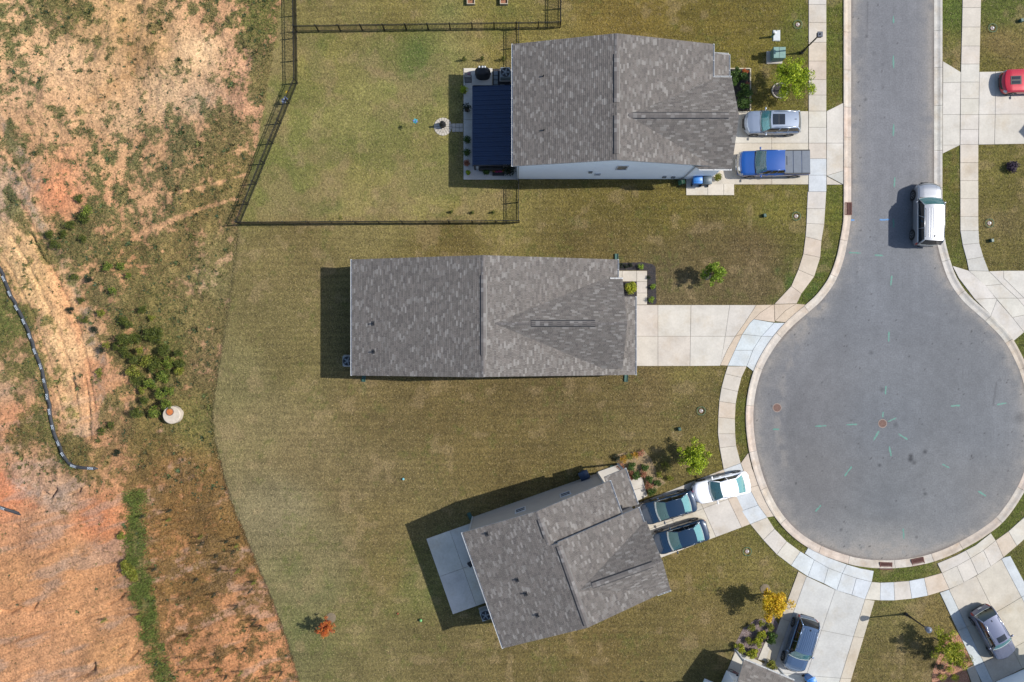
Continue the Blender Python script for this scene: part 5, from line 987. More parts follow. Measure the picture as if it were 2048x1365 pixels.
        for s_ in ((.185, .80) if kind not in ('pickup',) else (.20, .80)):
            r_ = .345 if kind in ('sedan', 'muscle', 'suv') else .39; ar = MB(); ar.lathe([(.0, 0), (r_+.06, 0), (r_+.06, .01), (0, .01)], 20, cap=False); a_ = ar.build('wheel_arch', m_plast, o); a_.rotation_euler = (math.radians(-90*sg), 0, 0); a_.location = ((s_-.5)*Lc, sg*(hwid(s_)*1.0-.002), r_+.0)
            wl = bpy.data.objects.new('wheel', tyre_me); link(wl, o); wl.location = ((s_-.5)*Lc, sg*(hwid(s_)-.085), r_); wl.rotation_euler = (math.radians(-90*sg), 0, 0); wl.scale = (r_/.345,)*2+(1,)
            rm = bpy.data.objects.new('rim', rim_me); link(rm, wl); rm.location = (0, 0, .012)
    # lamps, grille, shut lines, plates
    for sg in (-1, 1):
        h_ = MB(); patch(h_, .945, .984, sg*.40, sg*.66, .006); h_.build('headlight', m_head, o, True); t_ = MB(); patch(t_, .0, .022, sg*.36, sg*.62, .008); t_.build('tail_light', m_tail, o, True)
    gr_ = MB(); patch(gr_, .986 if kind != 'pickup' else .972, .9985, -.36 if kind != 'pickup' else -.5, .36 if kind != 'pickup' else .5, .008, 3, 8); gr_.build('grille', m_plast if kind != 'pickup' else m_chrome, o, True)
    zf = bot(.99); MB().box((Lc/2-.07, 0, zf+.10), (.14, hwid(.985)*1.0, .12), None, .04).build('front_bumper', m_plast if kind != 'pickup' else m_chrome, o, True); MB().box((-Lc/2+.05, 0, zf+.12), (.12, hwid(.015)*1.35, .13), None, .04).build('rear_bumper', m_plast if kind in ('suv', 'fullsuv') else paint, o, True)
    if plate: MB().box((-Lc/2-.012, 0, .72), (.02, .30, .15)).build('licence_plate', m_plate, o)
    sl = MB(); hs = S['cab'][3]+.02
    for sg in (-1, 1): patch(sl, hs, .955, sg*.385, sg*.375, .003, 8, 1)
    patch(sl, .952, .956, -.38, .38, .003, 1, 8); sl.build('bonnet_gap', m_plast, o)
    cw = MB(); patch(cw, S['cab'][3]+.008, S['cab'][3]+.026+.0, -.37, .37, .006, 2, 8); cw.build('wiper_cowl', m_plast, o)
    if kind in ('fullsuv', 'suv', 'sedan'):
        cr = MB()
        for sg in (-1, 1): patch(cr, hs+.03, .94, sg*.235, sg*.225, .007, 8, 1)
        cr.build('bonnet_crease', paint, o, True)
    # interior seen through the windshield
    da = MB(); da.grid(loft([v+Vector((-.06, 0, .07)) for v in Fb], [v*1.0+Vector((-.45, 0, .10)) for v in Fb], 2)); da.build('dashboard', m_dash, o)
    for sg in (-1, 1):
        st_ = MB(); st_.box(((c2+c3)/2-.62, sg*.38, zb_f+.10), (.16, .46, .42), None, .05); st_.box(((c2+c3)/2-.68, sg*.38, zb_f+.38), (.10, .24, .16), None, .04); st_.build('seat', m_seat, o, True)
    sr_ = MB(); cx = (c2+c3)/2-.12; pts = [(cx, .38+.17*math.cos(a), zb_f+.16+.17*math.sin(a)) for a in np.linspace(0, 2*math.pi, 13)]; sr_.tube(pts, .016, 5); sr_.build('steering_wheel', m_plast, o)
    if shade:
        for sg in (-1, 1):
            A = [a.lerp(b_, .16)-Vector((0, 0, .035)) for a, b_ in zip(Fb, Ft)]; B = [a.lerp(b_, .86)-Vector((0, 0, .045)) for a, b_ in zip(Fb, Ft)]; rng = range(0, 5) if sg < 0 else range(4, 9); q = [i for i in rng]
            if sg < 0: q = q[:-1]+[4]
            R = loft([A[i] for i in q], [B[i] for i in q], 4, .02); MB().grid(R).build('sunshade', pm('teal_sunshade', C(150, 205, 205, .7), C(120, 185, 188, .7), scale=4, rough=.3, metallic=.4), o, True)
    def roofpt(u, t, off):
        A = Rt[0].lerp(Rt[-1], .5+.5*t) if False else None; i = (t+1)/2*n; k = min(int(i), n-1); f = i-k; a = Rt[k].lerp(Rt[k+1], f); b_ = Ft[k].lerp(Ft[k+1], f); return a.lerp(b_, u)+Vector((0, 0, .022*math.sin(math.pi*u)+off))
    if sunroof:
        u0, u1, t1 = sunroof; s_ = MB(); s_.grid([[roofpt(u0+(u1-u0)*i/4, -t1+2*t1*j/6, .008) for j in range(7)] for i in range(5)]); s_.build('sunroof', m_dg, o, True)
        m_ = (u0+u1)/2
        if u1-u0 > .3: MB().grid([[roofpt(m_-.008, -t1+2*t1*j/6, .011) for j in range(7)], [roofpt(m_+.008, -t1+2*t1*j/6, .011) for j in range(7)]]).build('sunroof_bar', m_plast, o)
    if kind in ('suv', 'fullsuv'):
        MB().box(roofpt(.12, 0, .03), (.14, .04, .05), None, .012).build('antenna', m_plast, o)
    if ribs:
        for t in (-.55, -.33, -.11, .11, .33, .55):
            R = [[roofpt(.08+.82*i/8, t+d, h_) for i in range(9)] for d, h_ in ((-.035, .002), (-.012, .014), (.012, .014), (.035, .002))]; MB().grid(R).build('roof_rib', paint, o, True)
    if scoop:
        s_ = MB(); patch(s_, .70, .865, -.155, .155, .02, 6, 8); s_.build('bonnet_scoop', m_plast, o, True)
        for sg in (-1, 1): s_ = MB(); patch(s_, .72, .845, sg*.03, sg*.13, .035, 4, 4); s_.build('scoop_vent', m_dg, o, True)
    if cover:
        tb = pm('tonneau_cover', C(96, 108, 124), C(86, 98, 114), scale=5, rough=.55)
        for i in range(3):
            a, b_ = .018+.1173*i, .018+.1173*(i+1)-.004; s_ = MB(); R = [[Vector(((s-.5)*Lc, t*hw*.86, 1.235+h_)) for s, h_ in ((a, -.03), (a+.002, .0), (b_-.002, .0), (b_, -.03))] for t in np.linspace(-1, 1, 5)]; s_.grid(R); s_.build('tonneau_panel', tb, o)
        for sg in (-1, 1): MB().box(((.195-.5)*Lc, sg*hw*.91, 1.215), (.35*Lc, .09, .04), None, .012).build('bed_rail', m_plast, o)
        MB().box(((.368-.5)*Lc, 0, 1.72), (.05, .7, .06), None, .02).build('high_brake_light', m_dg, o)
    return o
p_silver = car_paint('silver_blue_paint', (170, 182, 200), .55, .3, .55); p_silver2 = car_paint('bright_silver_paint', (178, 181, 187), .45, .32, .5); p_blue = car_paint('bright_blue_paint', (0, 78, 160), .1, .3, .55); p_red = car_paint('red_paint', (205, 12, 40), .15, .3, .55); p_white = car_paint('white_paint', (242, 243, 246), 0, .35, .8); p_navy = car_paint('navy_paint', (18, 50, 78), .3, .2, .55); p_slate = car_paint('slate_blue_paint', (92, 118, 152), .5, .25, .5); p_grey = car_paint('grey_violet_paint', (132, 138, 162), .5, .3, .5)
car('suv', 1538, 251, (-1, 0), p_silver, 'silver blue crossover with panoramic sunroof on the top driveway', sunroof=(.50, .94, .62), shade=True)
car('pickup', 1539, 332, (-1, .012), p_blue, 'bright blue pickup truck with grey bed cover', 'truck', name='pickup_truck', cover=True)
car('fullsuv', 1844, 432, (.02, -1), p_silver2, 'large silver SUV parked on the street by the kerb', ribs=True)
car('muscle', 2051, 168, (-1, .02), p_red, 'red car with black bonnet scoop cut by the right edge', scoop=True)
car('sedan', 1438, 972.5, (-.972, .236), p_white, 'white sedan at the street end of the tilted driveway')
car('sedan', 1332, 1012, (-.96, .28), p_navy, 'dark navy sedan nearest the porch of the tilted house')
car('sedan', 1356.5, 1070, (-.952, .305), p_navy, 'dark navy sedan on the lawn side of the tilted driveway')
car('suv', 1594, 1282, (-.285, .958), p_slate, 'slate blue SUV on the bottom driveway', ribs=True)
car('suv', 1976, 1260, (.50, .866), p_grey, 'grey violet SUV at lower right with small sunroof', sunroof=(.74, .95, .55), plate=True)
# ------------------------------------------------------------------ street furniture and small things
m_iron = pm('rusty_iron', C(112, 84, 74), C(136, 106, 94), scale=14, rough=.9, bump=.004); m_rust = pm('rust_red_grate', C(100, 62, 54), C(120, 78, 68), scale=12, rough=.9); m_dark = pm('dark_void', C(20, 16, 15), rough=1)
def lamp_post(px, py, h, label, square):
    g = W2(px, py); o = thing('street_lamp', (*g, 0), 0, label, 'street lamp', 'street lamps'); mb = MB(); mb.lathe([(.14, -.1), (.14, .25), (.10, .3), (.085, .8), (.06, .9), (.055, h-.25), (.07, h-.22)], 12); mb.build('post', m_black, o)
    if square: hd = MB(); hd.box((0, 0, h-.05), (.34, .34, .30), None, .05); hd.build('lamp_head', m_black, o); MB().box((0, 0, h+.13), (.40, .40, .06), None, .02).build('lamp_cap', pm('slate_cap', C(70, 76, 92), C(84, 90, 104), scale=6, rough=.5), o); MB().lathe([(.06, 0), (.05, .08), (.0, .1)], 10, (0, 0, h+.16)).build('finial', m_black, o)
    else: MB().lathe([(.07, h-.25), (.17, h-.1), (.22, h+.15), (.24, h+.25), (.1, h+.36), (.0, h+.40)], 12).build('lamp_head', pm('grey_lamp', C(110, 116, 130), C(126, 132, 146), scale=6, rough=.4), o)
    return o
lamp_post(1602.5, 106.5, 3.55, 'black street lamp with square head leaning over the top pavement', True)
lamp_post(1811, 1228, 3.15, 'black street lamp beside the lower yellow green tree', False)
# green transformer box on pad, telecom box
g = W2(1551, 115); o = thing('transformer_box', (*g, 0), math.radians(0), 'green utility transformer cabinet on a concrete pad', 'utility box'); mg = pm('utility_green', C(112, 150, 142), C(124, 160, 150), scale=4, rough=.5)
MB().box((-.12, -.05, .05), (1.25, 1.0, .16), None, .02).build('pad', pm('pad_concrete', C(196, 188, 178), C(206, 198, 188), scale=4, rough=.9), o); MB().box((0, .03, .50), (.92, .84, .78), None, .03).build('cabinet', mg, o); MB().box((.0, .03, .905), (.96, .88, .05), None, .02).build('lid', mg, o); MB().box((-.02, .03, .936), (.012, .86, .012)).build('lid_seam', m_plast, o); MB().box((.47, .03, .5), (.02, .30, .4), None, .008).build('door_plate', mg, o)
g = W2(1551, 72); o = thing('handhole_cover', (*g, 0), 0, 'pale grey handhole cover with marker post on the top lawn', 'utility cover'); MB().box((.06, 0, .03), (.60, .88, .12), None, .05).build('cover', pm('pale_plastic', C(204, 210, 212), C(212, 218, 220), scale=5, rough=.6), o); MB().box((.06, .38, .092), (.10, .04, .012)).build('pull_slot', m_plast, o)
MB().lathe([(.085, -.05), (.085, .75), (.07, .80), (.0, .82)], 10, (-.33, -.10, 0)).build('marker_post', pm('marker_green', C(84, 132, 112), C(100, 146, 126), scale=5, rough=.5), o); MB().lathe([(.09, .78), (.09, .90), (.0, .92)], 10, (-.33, -.10, 0)).build('post_cap', m_plate, o)
def cover_disc(px, py, label):
    g = W2(px, py); o = thing('valve_cover', (*g, 0), 0, label, 'valve cover'); MB().lathe([(.16, -.02), (.16, .055), (.12, .06), (.11, .05), (.0, .05)], 14).build('ring', pm('pinkish_lid', C(160, 140, 134), C(180, 160, 152), scale=9, rough=.7), o); MB().lathe([(.06, .05), (.06, .085), (.0, .09)], 10, (.07, .02, 0)).build('cap', m_plate, o)
    MB().lathe([(.30, .10), (.33, .11), (.36, .10)], 24, cap=False).build('spray_ring', pm('faded_green_paint', C(70, 104, 76), C(92, 112, 78), scale=12, rough=.9), o); return o
for x_, y_, l_ in ((1592, 433, 'round valve cover with green spray ring beside the curving pavement'), (1402, 822, 'round valve cover on the lawn left of the lower pavement'), (1494, 1103, 'round valve cover on the lawn below the navy sedans'), (1978, 447, 'round valve cover on the right hand lawn'), (1984, 57, 'round valve cover on the upper right lawn'), (1595, 50, 'small pinkish valve cover near the top pavement')): cover_disc(x_, y_, l_)
for x_, y_, l_ in ((1528, 432, 'small dark green sprinkler box on lawn below the top house'), (1358, 858, 'small green sprinkler box above the yellow green tree'), (1981, 482, 'small dark green box on the right hand lawn'), (2040, 43, 'dark green post at the upper right edge')):
    g = W2(x_, y_); o = thing('irrigation_box', (*g, 0), .2, l_, 'utility box'); MB().box((0, 0, .12), (.24, .28, .30), None, .04).build('box', pm('dark_green_plastic', C(44, 84, 74), C(60, 100, 88), scale=6, rough=.5), o); MB().box((0, 0, .285), (.2, .24, .04), None, .012).build('lid', pm('dark_green_plastic', None), o)
def manhole(px, py, label):
    g = W2(px, py); o = thing('manhole_cover', (*g, .0), 0, label, 'manhole cover', 'manhole covers in the turning circle'); MB().lathe([(.36, -.02), (.36, .016), (.30, .017), (.295, .012)], 24, cap=False).build('frame', pm('manhole_frame', C(150, 132, 122), C(166, 148, 138), scale=10, rough=.9), o); MB().lathe([(.29, -.02), (.29, .016), (.0, .018)], 24, cap=False).build('cover', m_iron, o)
    for i in range(8): a = i*math.pi/4; MB().box((.18*math.cos(a), .18*math.sin(a), .020), (.07, .05, .01)).build('cover_stud', m_iron, o)
    return o
manhole(1554, 816, 'rusty manhole cover near the left kerb of the turning circle'); manhole(1765, 847.5, 'rusty manhole cover in the centre of the turning circle')
def grate(px, py, ang, label):
    g = W2(px, py); o = thing('storm_drain_grate', (*g, .03), ang, label, 'drain grate', 'kerb drain grates'); MB().box((0, 0, 0), (.96, .52, .05)).build('pit', m_dark, o); f = MB(); f.box((0, .27, .02), (1.0, .05, .09)); f.box((0, -.27, .02), (1.0, .05, .09)); f.box((.48, 0, .02), (.05, .5, .09)); f.box((-.48, 0, .02), (.05, .5, .09)); f.box((0, 0, .03), (.92, .04, .075)); f.build('frame', m_rust, o)
    for r_ in (-.135, .135):
        for i in range(11): MB().box((-.42+.084*i, r_, .03), (.045, .23, .06)).build('grate_bar', m_rust, o)
    return o
grate(1695.5, 418, math.pi/2, 'rust red drain grate in the left kerb of the street'); grate(1771, 1132, math.radians(-2), 'left one of two rust red drain grates at the circle bottom'); grate(1835, 1123.5, math.radians(12), 'right one of two rust red drain grates at the circle bottom')
# splash blocks, bins
for x_, y_, a_, l_ in ((1252, 757, 1.5, 'green splash block at the driveway corner of the middle house'), (728, 757, 1.5, 'green splash block at the back corner of the middle house'), (1225, 938, 1.9, 'green splash block at the porch corner of the tilted house'), (940, 1032, 2.0, 'dark green splash block at the back corner of the tilted house'), (1233, 515, 1.57, 'green splash block on the top side of the middle house')):
    g = W2(x_, y_); o = thing('splash_block', (*g, 0), a_, l_, 'splash block'); m_ = pm('splash_green', C(46, 92, 82), C(58, 104, 92), scale=6, rough=.6); mb = MB(); mb.box((0, 0, .04), (.55, .26, .06)); mb.build('tray', m_, o); w_ = MB(); w_.box((0, .125, .09), (.55, .03, .08)); w_.box((0, -.125, .09), (.55, .03, .08)); w_.box((-.26, 0, .09), (.03, .22, .08)); w_.build('rim', m_, o)
def bin_(px, py, rz, m_body, m_lid, label):
    g = W2(px, py); o = thing('wheelie_bin', (*g, .05), rz, label, 'bin'); b = MB(); R = []
    for z, a, b_ in ((0, .24, .26), (.1, .25, .27), (.95, .31, .36), (1.0, .32, .37)): R.append([Vector((x_*a, y_*b_, z)) for x_, y_ in ((-1, -.8), (-.8, -1), (.8, -1), (1, -.8), (1, .8), (.8, 1), (-.8, 1), (-1, .8), (-1, -.8))])
    b.grid(R); b.F.append(tuple(range(8))); b.build('body', m_body, o); l = MB(); l.box((.02, 0, 1.03), (.70, .78, .07), None, .035); l.box((.04, 0, 1.075), (.50, .58, .05), None, .02); l.build('lid', m_lid, o, True); MB().tube([(-.38, -.30, .98), (-.38, .30, .98)], .02, 6).build('handle', m_plast, o)
    for s_ in (-1, 1): w_ = MB().lathe([(.0, -.03), (.12, -.03), (.12, .03), (.0, .03)], 12, cap=False).build('wheel', m_tyre, o); w_.rotation_euler = (math.pi/2, 0, 0); w_.location = (-.27, s_*.30, .12)
    return o
m_bb = pm('bin_blue', C(46, 130, 220), C(70, 150, 232), scale=4, rough=.45); m_bg = pm('bin_grey', C(66, 84, 96), C(78, 96, 108), scale=4, rough=.5)
bin_(1390, 365, math.pi/2, m_bb, m_bb, 'bright blue wheelie bin beside the top house'); bin_(1407, 366, math.pi/2, m_bg, m_bg, 'dark grey wheelie bin next to the blue one'); bin_(1166, 947, 2.0, pm('bin_navy', C(30, 56, 86), C(38, 66, 98), scale=4, rough=.5), pm('bin_navy', None), 'navy wheelie bin against the tilted house wall')
bin_(1614, 1354, .4, m_bb, m_bb, 'blue wheelie bin cut by the bottom edge')
def reel(px, py, label):
    g = W2(px, py); o = thing('hose_reel', (*g, 0), .2, label, 'hose reel'); mb = MB()
    for k in range(5): mb.tube([(.26*math.cos(a), -.14+.07*k, .42+.26*math.sin(a)) for a in np.linspace(0, 2*math.pi, 17)], .03, 6)
    mb.build('hose', pm('hose_green', C(40, 90, 66), C(52, 104, 78), scale=6, rough=.5), o); f = MB()
    for s_ in (-1, 1): f.tube([(-.36, s_*.24, 0), (0, s_*.22, .45), (.36, s_*.24, 0)], .02, 6); f.tube([(0, s_*.22, .45), (-.1, s_*.2, .95)], .018, 6)
    f.tube([(-.1, -.2, .95), (-.1, .2, .95)], .018, 6); f.build('frame', m_black, o); return o
reel(1361, 367, 'black and green hose reel beside the blue bin')
def condenser(px, py, rz, label):
    g = W2(px, py); o = thing('air_conditioner', (*g, 0), rz, label, 'air conditioner', 'outdoor air conditioners'); mc = pm('condenser_grey', C(150, 158, 162), C(160, 168, 172), scale=5, rough=.5)
    MB().box((0, 0, .03), (.95, .95, .10), None, .02).build('pad', pm('pad_concrete', None), o); MB().box((0, 0, .44), (.80, .80, .74), None, .05).build('casing', mc, o); MB().lathe([(.36, .80), (.36, .84), (.33, .845), (.32, .822), (.0, .822)], 24, cap=False).build('fan_well', m_plast, o)
    for i in range(5): a = i*2*math.pi/5; MB().box((.17, 0, .83), (.26, .10, .01), Matrix.Rotation(a, 4, 'Z')).build('fan_blade', mc, o)
    gr_ = MB()
    for r_ in (.1, .18, .26, .33): gr_.lathe([(r_-.006, .85), (r_+.006, .85)], 24, cap=False)
    gr_.build('grille', m_black, o); MB().lathe([(.07, .83), (.07, .87), (0, .875)], 10).build('hub', mc, o); return o
condenser(1011, 152, 0, 'air conditioner by the patio of the top house'); condenser(699.5, 722, 0, 'air conditioner behind the middle house'); condenser(972, 1224, math.radians(19), 'air conditioner behind the tilted house')
# ---- patio of the top house
g = W2(988, 256); pc = thing('patio_cover', (*g, 0), 0, 'dark blue ribbed metal patio cover behind the top house', 'patio cover'); m_navy = pm('navy_metal', C(16, 46, 82), C(20, 52, 90), scale=2, rough=.38, metallic=.1)
x0, x1 = (949-988)*PX, (1034-988)*PX; ya, yb = (256-189)*PX, (256-342)*PX; nP = 17
for i in range(nP):
    y0_, y1_ = ya+(yb-ya)*i/nP, ya+(yb-ya)*(i+1)/nP; rows = []
    for x_, z_ in ((x0, 1.86), (x1, 2.2)): rows.append([(x_, y0_+(y1_-y0_)*t, z_+h_) for t, h_ in ((0, .045), (.08, .045), (.14, 0), (.5, 0.0), (.53, .012), (.56, 0), (.86, 0), (.92, .045), (.995, .045))])
    mb = MB().grid(rows); mb.grid([[Vector(p)-Vector((0, 0, .03)) for p in r_] for r_ in rows], True); mb.grid([rows[0], [Vector(p)-Vector((0, 0, .03)) for p in rows[0]]]); mb.build('roof_panel', m_navy, pc)
MB().box(((x0+x1)/2+.0, ya+.03, 1.9), (x1-x0, .06, .18)).build('beam', m_black, pc); MB().box(((x0+x1)/2, yb-.03, 1.9), (x1-x0, .06, .18)).build('beam', m_black, pc); MB().box((x0-.04, (ya+yb)/2, 1.80), (.08, ya-yb+.1, .16)).build('gutter', m_navy, pc)
for y_ in (ya-.1, (ya+yb)/2, yb+.1): MB().box((x0+.06, y_, .88), (.11, .11, 1.76)).build('post', m_black, pc)
g = W2(966, 151); o = thing('covered_grill', (*g, .055), 0, 'round black covered grill at the top of the patio', 'grill'); mb = MB(); R = []
for z_, s_ in ((0, 1.0), (.25, .98), (.7, .94), (.95, .9), (1.08, .75), (1.14, .4), (1.15, 0.01)): R.append([(.62*s_*math.cos(a)*(1+.05*math.sin(7*a)), .44*s_*math.sin(a)*(1+.05*math.sin(5*a)), z_+.015*math.sin(9*a)) for a in np.linspace(0, 2*math.pi, 33)])
mb.grid(R).build('cover', pm('black_canvas', C(16, 18, 26), C(26, 28, 36), scale=6, rough=.7), o, True)
for x_ in (-.25, .0, .2): MB().lathe([(.07, 1.10), (.08, 1.15), (.0, 1.2)], 10, (x_, .24, 0)).build('knob', m_alu, o)
def chair(px, py, rz, label, towel=False):
    g = W2(px, py); o = thing('patio_chair', (*g, .055), rz, label, 'chair'); f = MB()
    for s_ in (-1, 1): f.tube([(.24, s_*.25, 0), (.26, s_*.25, .42), (-.22, s_*.25, .40), (-.42, s_*.25, .95)], .016, 6); f.tube([(-.26, s_*.25, 0), (-.20, s_*.25, .40)], .016, 6); f.tube([(.26, s_*.26, .42), (.22, s_*.28, .62), (-.28, s_*.28, .62)], .016, 6)
    f.build('frame', m_black, o)
    for i in range(5): MB().box((.22-.10*i, 0, .42), (.075, .50, .015)).build('seat_slat', m_black, o)
    for i in range(4): MB().box((-.26-.045*i, 0, .52+.12*i), (.02, .50, .075)).build('back_slat', m_black, o)
    if towel: MB().box((-.34, .1, .78), (.12, .22, .34), None, .05).build('towel', LM['pink'] if False else pm('pink_towel', C(196, 150, 164), C(150, 96, 112), scale=8, rough=.9), o)
    return o
chair(937, 164, -1.5, 'black slatted patio chair with a pink towel', True)
for i in range(4): 
    g = W2(991.5, 147+9*i); MB_o = MB(); q = [W2(987.5, 143.2+9*i), W2(995.8, 143.2+9*i), W2(995.8, 151+9*i), W2(987.5, 151+9*i)]; V, F = slab_mesh(q, -.02, .06); s_ = bpy.data.objects.new('paver', mesh('paver', V, F, m_conc)); link(s_, p1.obj); setcol(s_, (150, 158, 162))
for a, b_ in ((1000, 1009), (1020, 1030)): V, F = slab_mesh([W2(a, 170), W2(b_, 170), W2(b_, 177.5), W2(a, 177.5)], -.02, .06); s_ = bpy.data.objects.new('paver', mesh('paver', V, F, m_conc)); link(s_, p1.obj); setcol(s_, (140, 148, 152))
def pot(px, py, r, h, kind, label, group=None, n=300, pot_c=(120, 74, 56)):
    g = W2(px, py); o = thing('potted_plant', (*g, .055), 0, label, 'potted plant', group); m_ = pm('pot_%d' % pot_c[0], C(*pot_c), C(*[int(v*1.15) for v in pot_c]), scale=6, rough=.8); MB().lathe([(.11, 0), (.16, .26), (.18, .27), (.18, .31), (.15, .31), (.14, .27), (.0, .27)], 14, cap=False).build('pot', m_, o)
    cs = [(r*.5*math.cos(a), r*.5*math.sin(a), .3+h*.55) for a in np.linspace(0, 5.2, 6)]+[(0, 0, .3+h*.7)]; soup('foliage', leafset(cs, [r*.55]*7, n, .055, .3, .8), None, LM[kind], o, None); st = MB()
    for c_ in cs: st.tube([(0, 0, .2), (c_[0]*.4, c_[1]*.4, c_[2]*.7), c_], [.012, .008, .004], 5)
    st.build('stem', m_bark, o); return o
pot(929, 186, .36, .8, 'lime', 'yellow green potted plant at the patio edge beside the chair'); pot(934, 222, .42, .9, 'dark', 'dark potted plant at the patio edge above the stepping stones')
for y_, l_ in ((284, 'dark green potted plant on the patio below the stepping stones'), (309, 'dark green potted plant in the middle of the lower patio edge')): pot(935, y_, .36, .6, 'green', l_)
pot(934, 330, .28, .4, 'rust', 'reddish potted plant at the lower left of the patio'); pot(937, 348, .2, .25, 'lime', 'tiny green potted plant near the patio corner'); pot(973, 347, .32, .6, 'green', 'green potted plant left of the pink flowers'); pot(1018, 346, .55, .9, 'dark', 'large dark potted plant at the house corner of the patio', n=600)
g = W2(997, 346); o = thing('planter_bench', (*g, .055), 0, 'dark bench planter with pink flowers at the patio front', 'planter'); MB().box((0, -.05, .22), (.95, .5, .06), None, .01).build('seat', m_plast, o)
for x_ in (-.42, .42): MB().box((x_, -.05, .1), (.06, .45, .2)).build('leg', m_plast, o)
soup('flowers', leafset([(-.2, .1, .4), (.0, .08, .42), (.2, .1, .4)], [.2]*3, 260, .04, .3, .6), None, LM['pink'], o, None); soup('foliage', leafset([(-.35, .1, .36), (.35, .1, .36)], [.2]*2, 160, .04, .3, .6), None, LM['gold'], o, None)
g = W2(956, 340); o = thing('garden_statue', (*g, .055), .3, 'pale slender garden statue at the patio cover corner', 'statue'); MB().lathe([(.13, 0), (.13, .1), (.08, .12), (.11, .4), (.07, .62), (.12, .75), (.09, .92), (.04, .98), (.08, 1.05), (.08, 1.15), (.0, 1.22)], 12).build('figure', pm('pale_stone', C(200, 204, 206), C(186, 190, 194), scale=5, rough=.8), o, True)
g = W2(980, 337); o = thing('patio_sofa', (*g, .055), 0, 'dark patio sofa partly under the blue patio cover', 'sofa'); MB().box((.1, .1, .25), (1.9, .75, .38), None, .05).build('base', m_plast, o); MB().box((.1, -.22, .58), (1.9, .16, .5), None, .05).build('backrest', m_plast, o)
for x_ in (-.5, .1, .7): MB().box((x_, .16, .48), (.56, .56, .12), None, .05).build('cushion', pm('navy_cushion', C(40, 48, 66), C(50, 58, 76), scale=5, rough=.9), o)
# fire pit circle with stepping stones
g = W2(886, 254); o = thing('stone_circle', (*g, 0), 0, 'round pale stone paver circle on the back lawn', 'paving circle'); HARD.append([(886+18*math.cos(a), 254+18*math.sin(a)) for a in np.linspace(0, 6.1, 20)])
m_stone = pm('pale_paver', C(196, 188, 176), C(214, 204, 190), scale=3, rough=.9, bump=.003)
for rad, k in ((.12, 6), (.36, 12), (.60, 18)):
    for i in range(k):
        a0, a1 = 2*math.pi*i/k+.012/rad, 2*math.pi*(i+1)/k-.012/rad; ra, rb = rad-.115 if rad > .15 else .02, rad+.115; V, F = slab_mesh([(rb*math.cos(a0), rb*math.sin(a0)), (rb*math.cos((a0+a1)/2), rb*math.sin((a0+a1)/2)), (rb*math.cos(a1), rb*math.sin(a1)), (ra*math.cos(a1), ra*math.sin(a1)), (ra*math.cos(a0), ra*math.sin(a0))], -.02, .05, .008); p_ = bpy.data.objects.new('paver', mesh('paver', V, F, m_stone)); link(p_, o)
sp = MB().prism([W2(904, 247.5), W2(926, 247.5), W2(926, 264.5), W2(904, 264.5)], -.05, .02).build('stepping_path', m_joint); tag(sp, None, None, None, 'structure')
for i in range(3):
    a, b_ = 904+7.4*i, 904+7.4*(i+1)
    for c_, d_ in ((247.5, 256), (256, 264.5)): V, F = slab_mesh(inset([W2(a, c_), W2(b_, c_), W2(b_, d_), W2(a, d_)], .01), -.02, .05); s_ = bpy.data.objects.new('paver', mesh('paver', V, F, m_stone)); link(s_, sp)
g = W2(886, 252); o = thing('fire_pit', (*g, .05), 0, 'black chiminea fire pit on the stone circle', 'fire pit'); MB().lathe([(.12, .0), (.16, .06), (.10, .12), (.22, .25), (.26, .4), (.20, .56), (.10, .66), (.085, .95), (.11, .97), (.07, .97), (.06, .7)], 16, cap=False).build('body', m_black, o, True); MB().lathe([(.22, .2), (.27, .22), (.27, .25), (.22, .25)], 16, cap=False).build('ring', m_black, o)
# timber edging of the top bed and stone ring around the tree
g = W2(1500, 180); o = thing('bed_edging', (*g, 0), 0, 'pale timber edging around the top mulch bed', 'edging'); m_tim = pm('pale_timber', C(206, 194, 170), C(188, 176, 152), scale=9, rough=.8)
MB().box((0, 0, .05), (.09, 84*PX, .16)).build('board', m_tim, o); MB().box((-.87, 41.5*PX, .05), (1.64, .09, .15)).build('board', m_tim, o)
g = W2(1559, 182); o = thing('tree_ring', (*g, 0), 0, 'ring of pale stones around the lime green tree', 'edging'); MB().lathe([(.0, .03), (.55, .03), (.56, -.03)], 20, cap=False).build('mulch', m_mulch, o)
for i in range(22):
    a = 2*math.pi*i/22; r_ = .60; mb = MB(); mb.box((0, 0, .05), (.09, .155, .14), None, .025); s_ = mb.build('stone', m_stone, o); s_.location = (r_*math.cos(a), r_*.98*math.sin(a), 0); s_.rotation_euler = (0, 0, a)
for x_, y_, l_ in ((1413, 551, 'dark mulch circle under the bright green tree'), (662, 1236, 'pale mulch circle under the orange red tree'), (1530, 1178, 'grey mulch circle under the golden yellow tree')):
    g = W2(x_, y_); mb = MB(); mb.lathe([(.42, -.02), (.38, .04), (.2, .07), (.0, .08)], 16, (0, 0, 0), False); o = mb.build('mulch_ring', m_mulch if '1413' in str(x_) else pm('pale_mulch', C(124, 110, 88), C(140, 124, 100), scale=8, rough=.95, bump=.02)); o.location = (*g, 0); tag(o, l_, 'mulch')
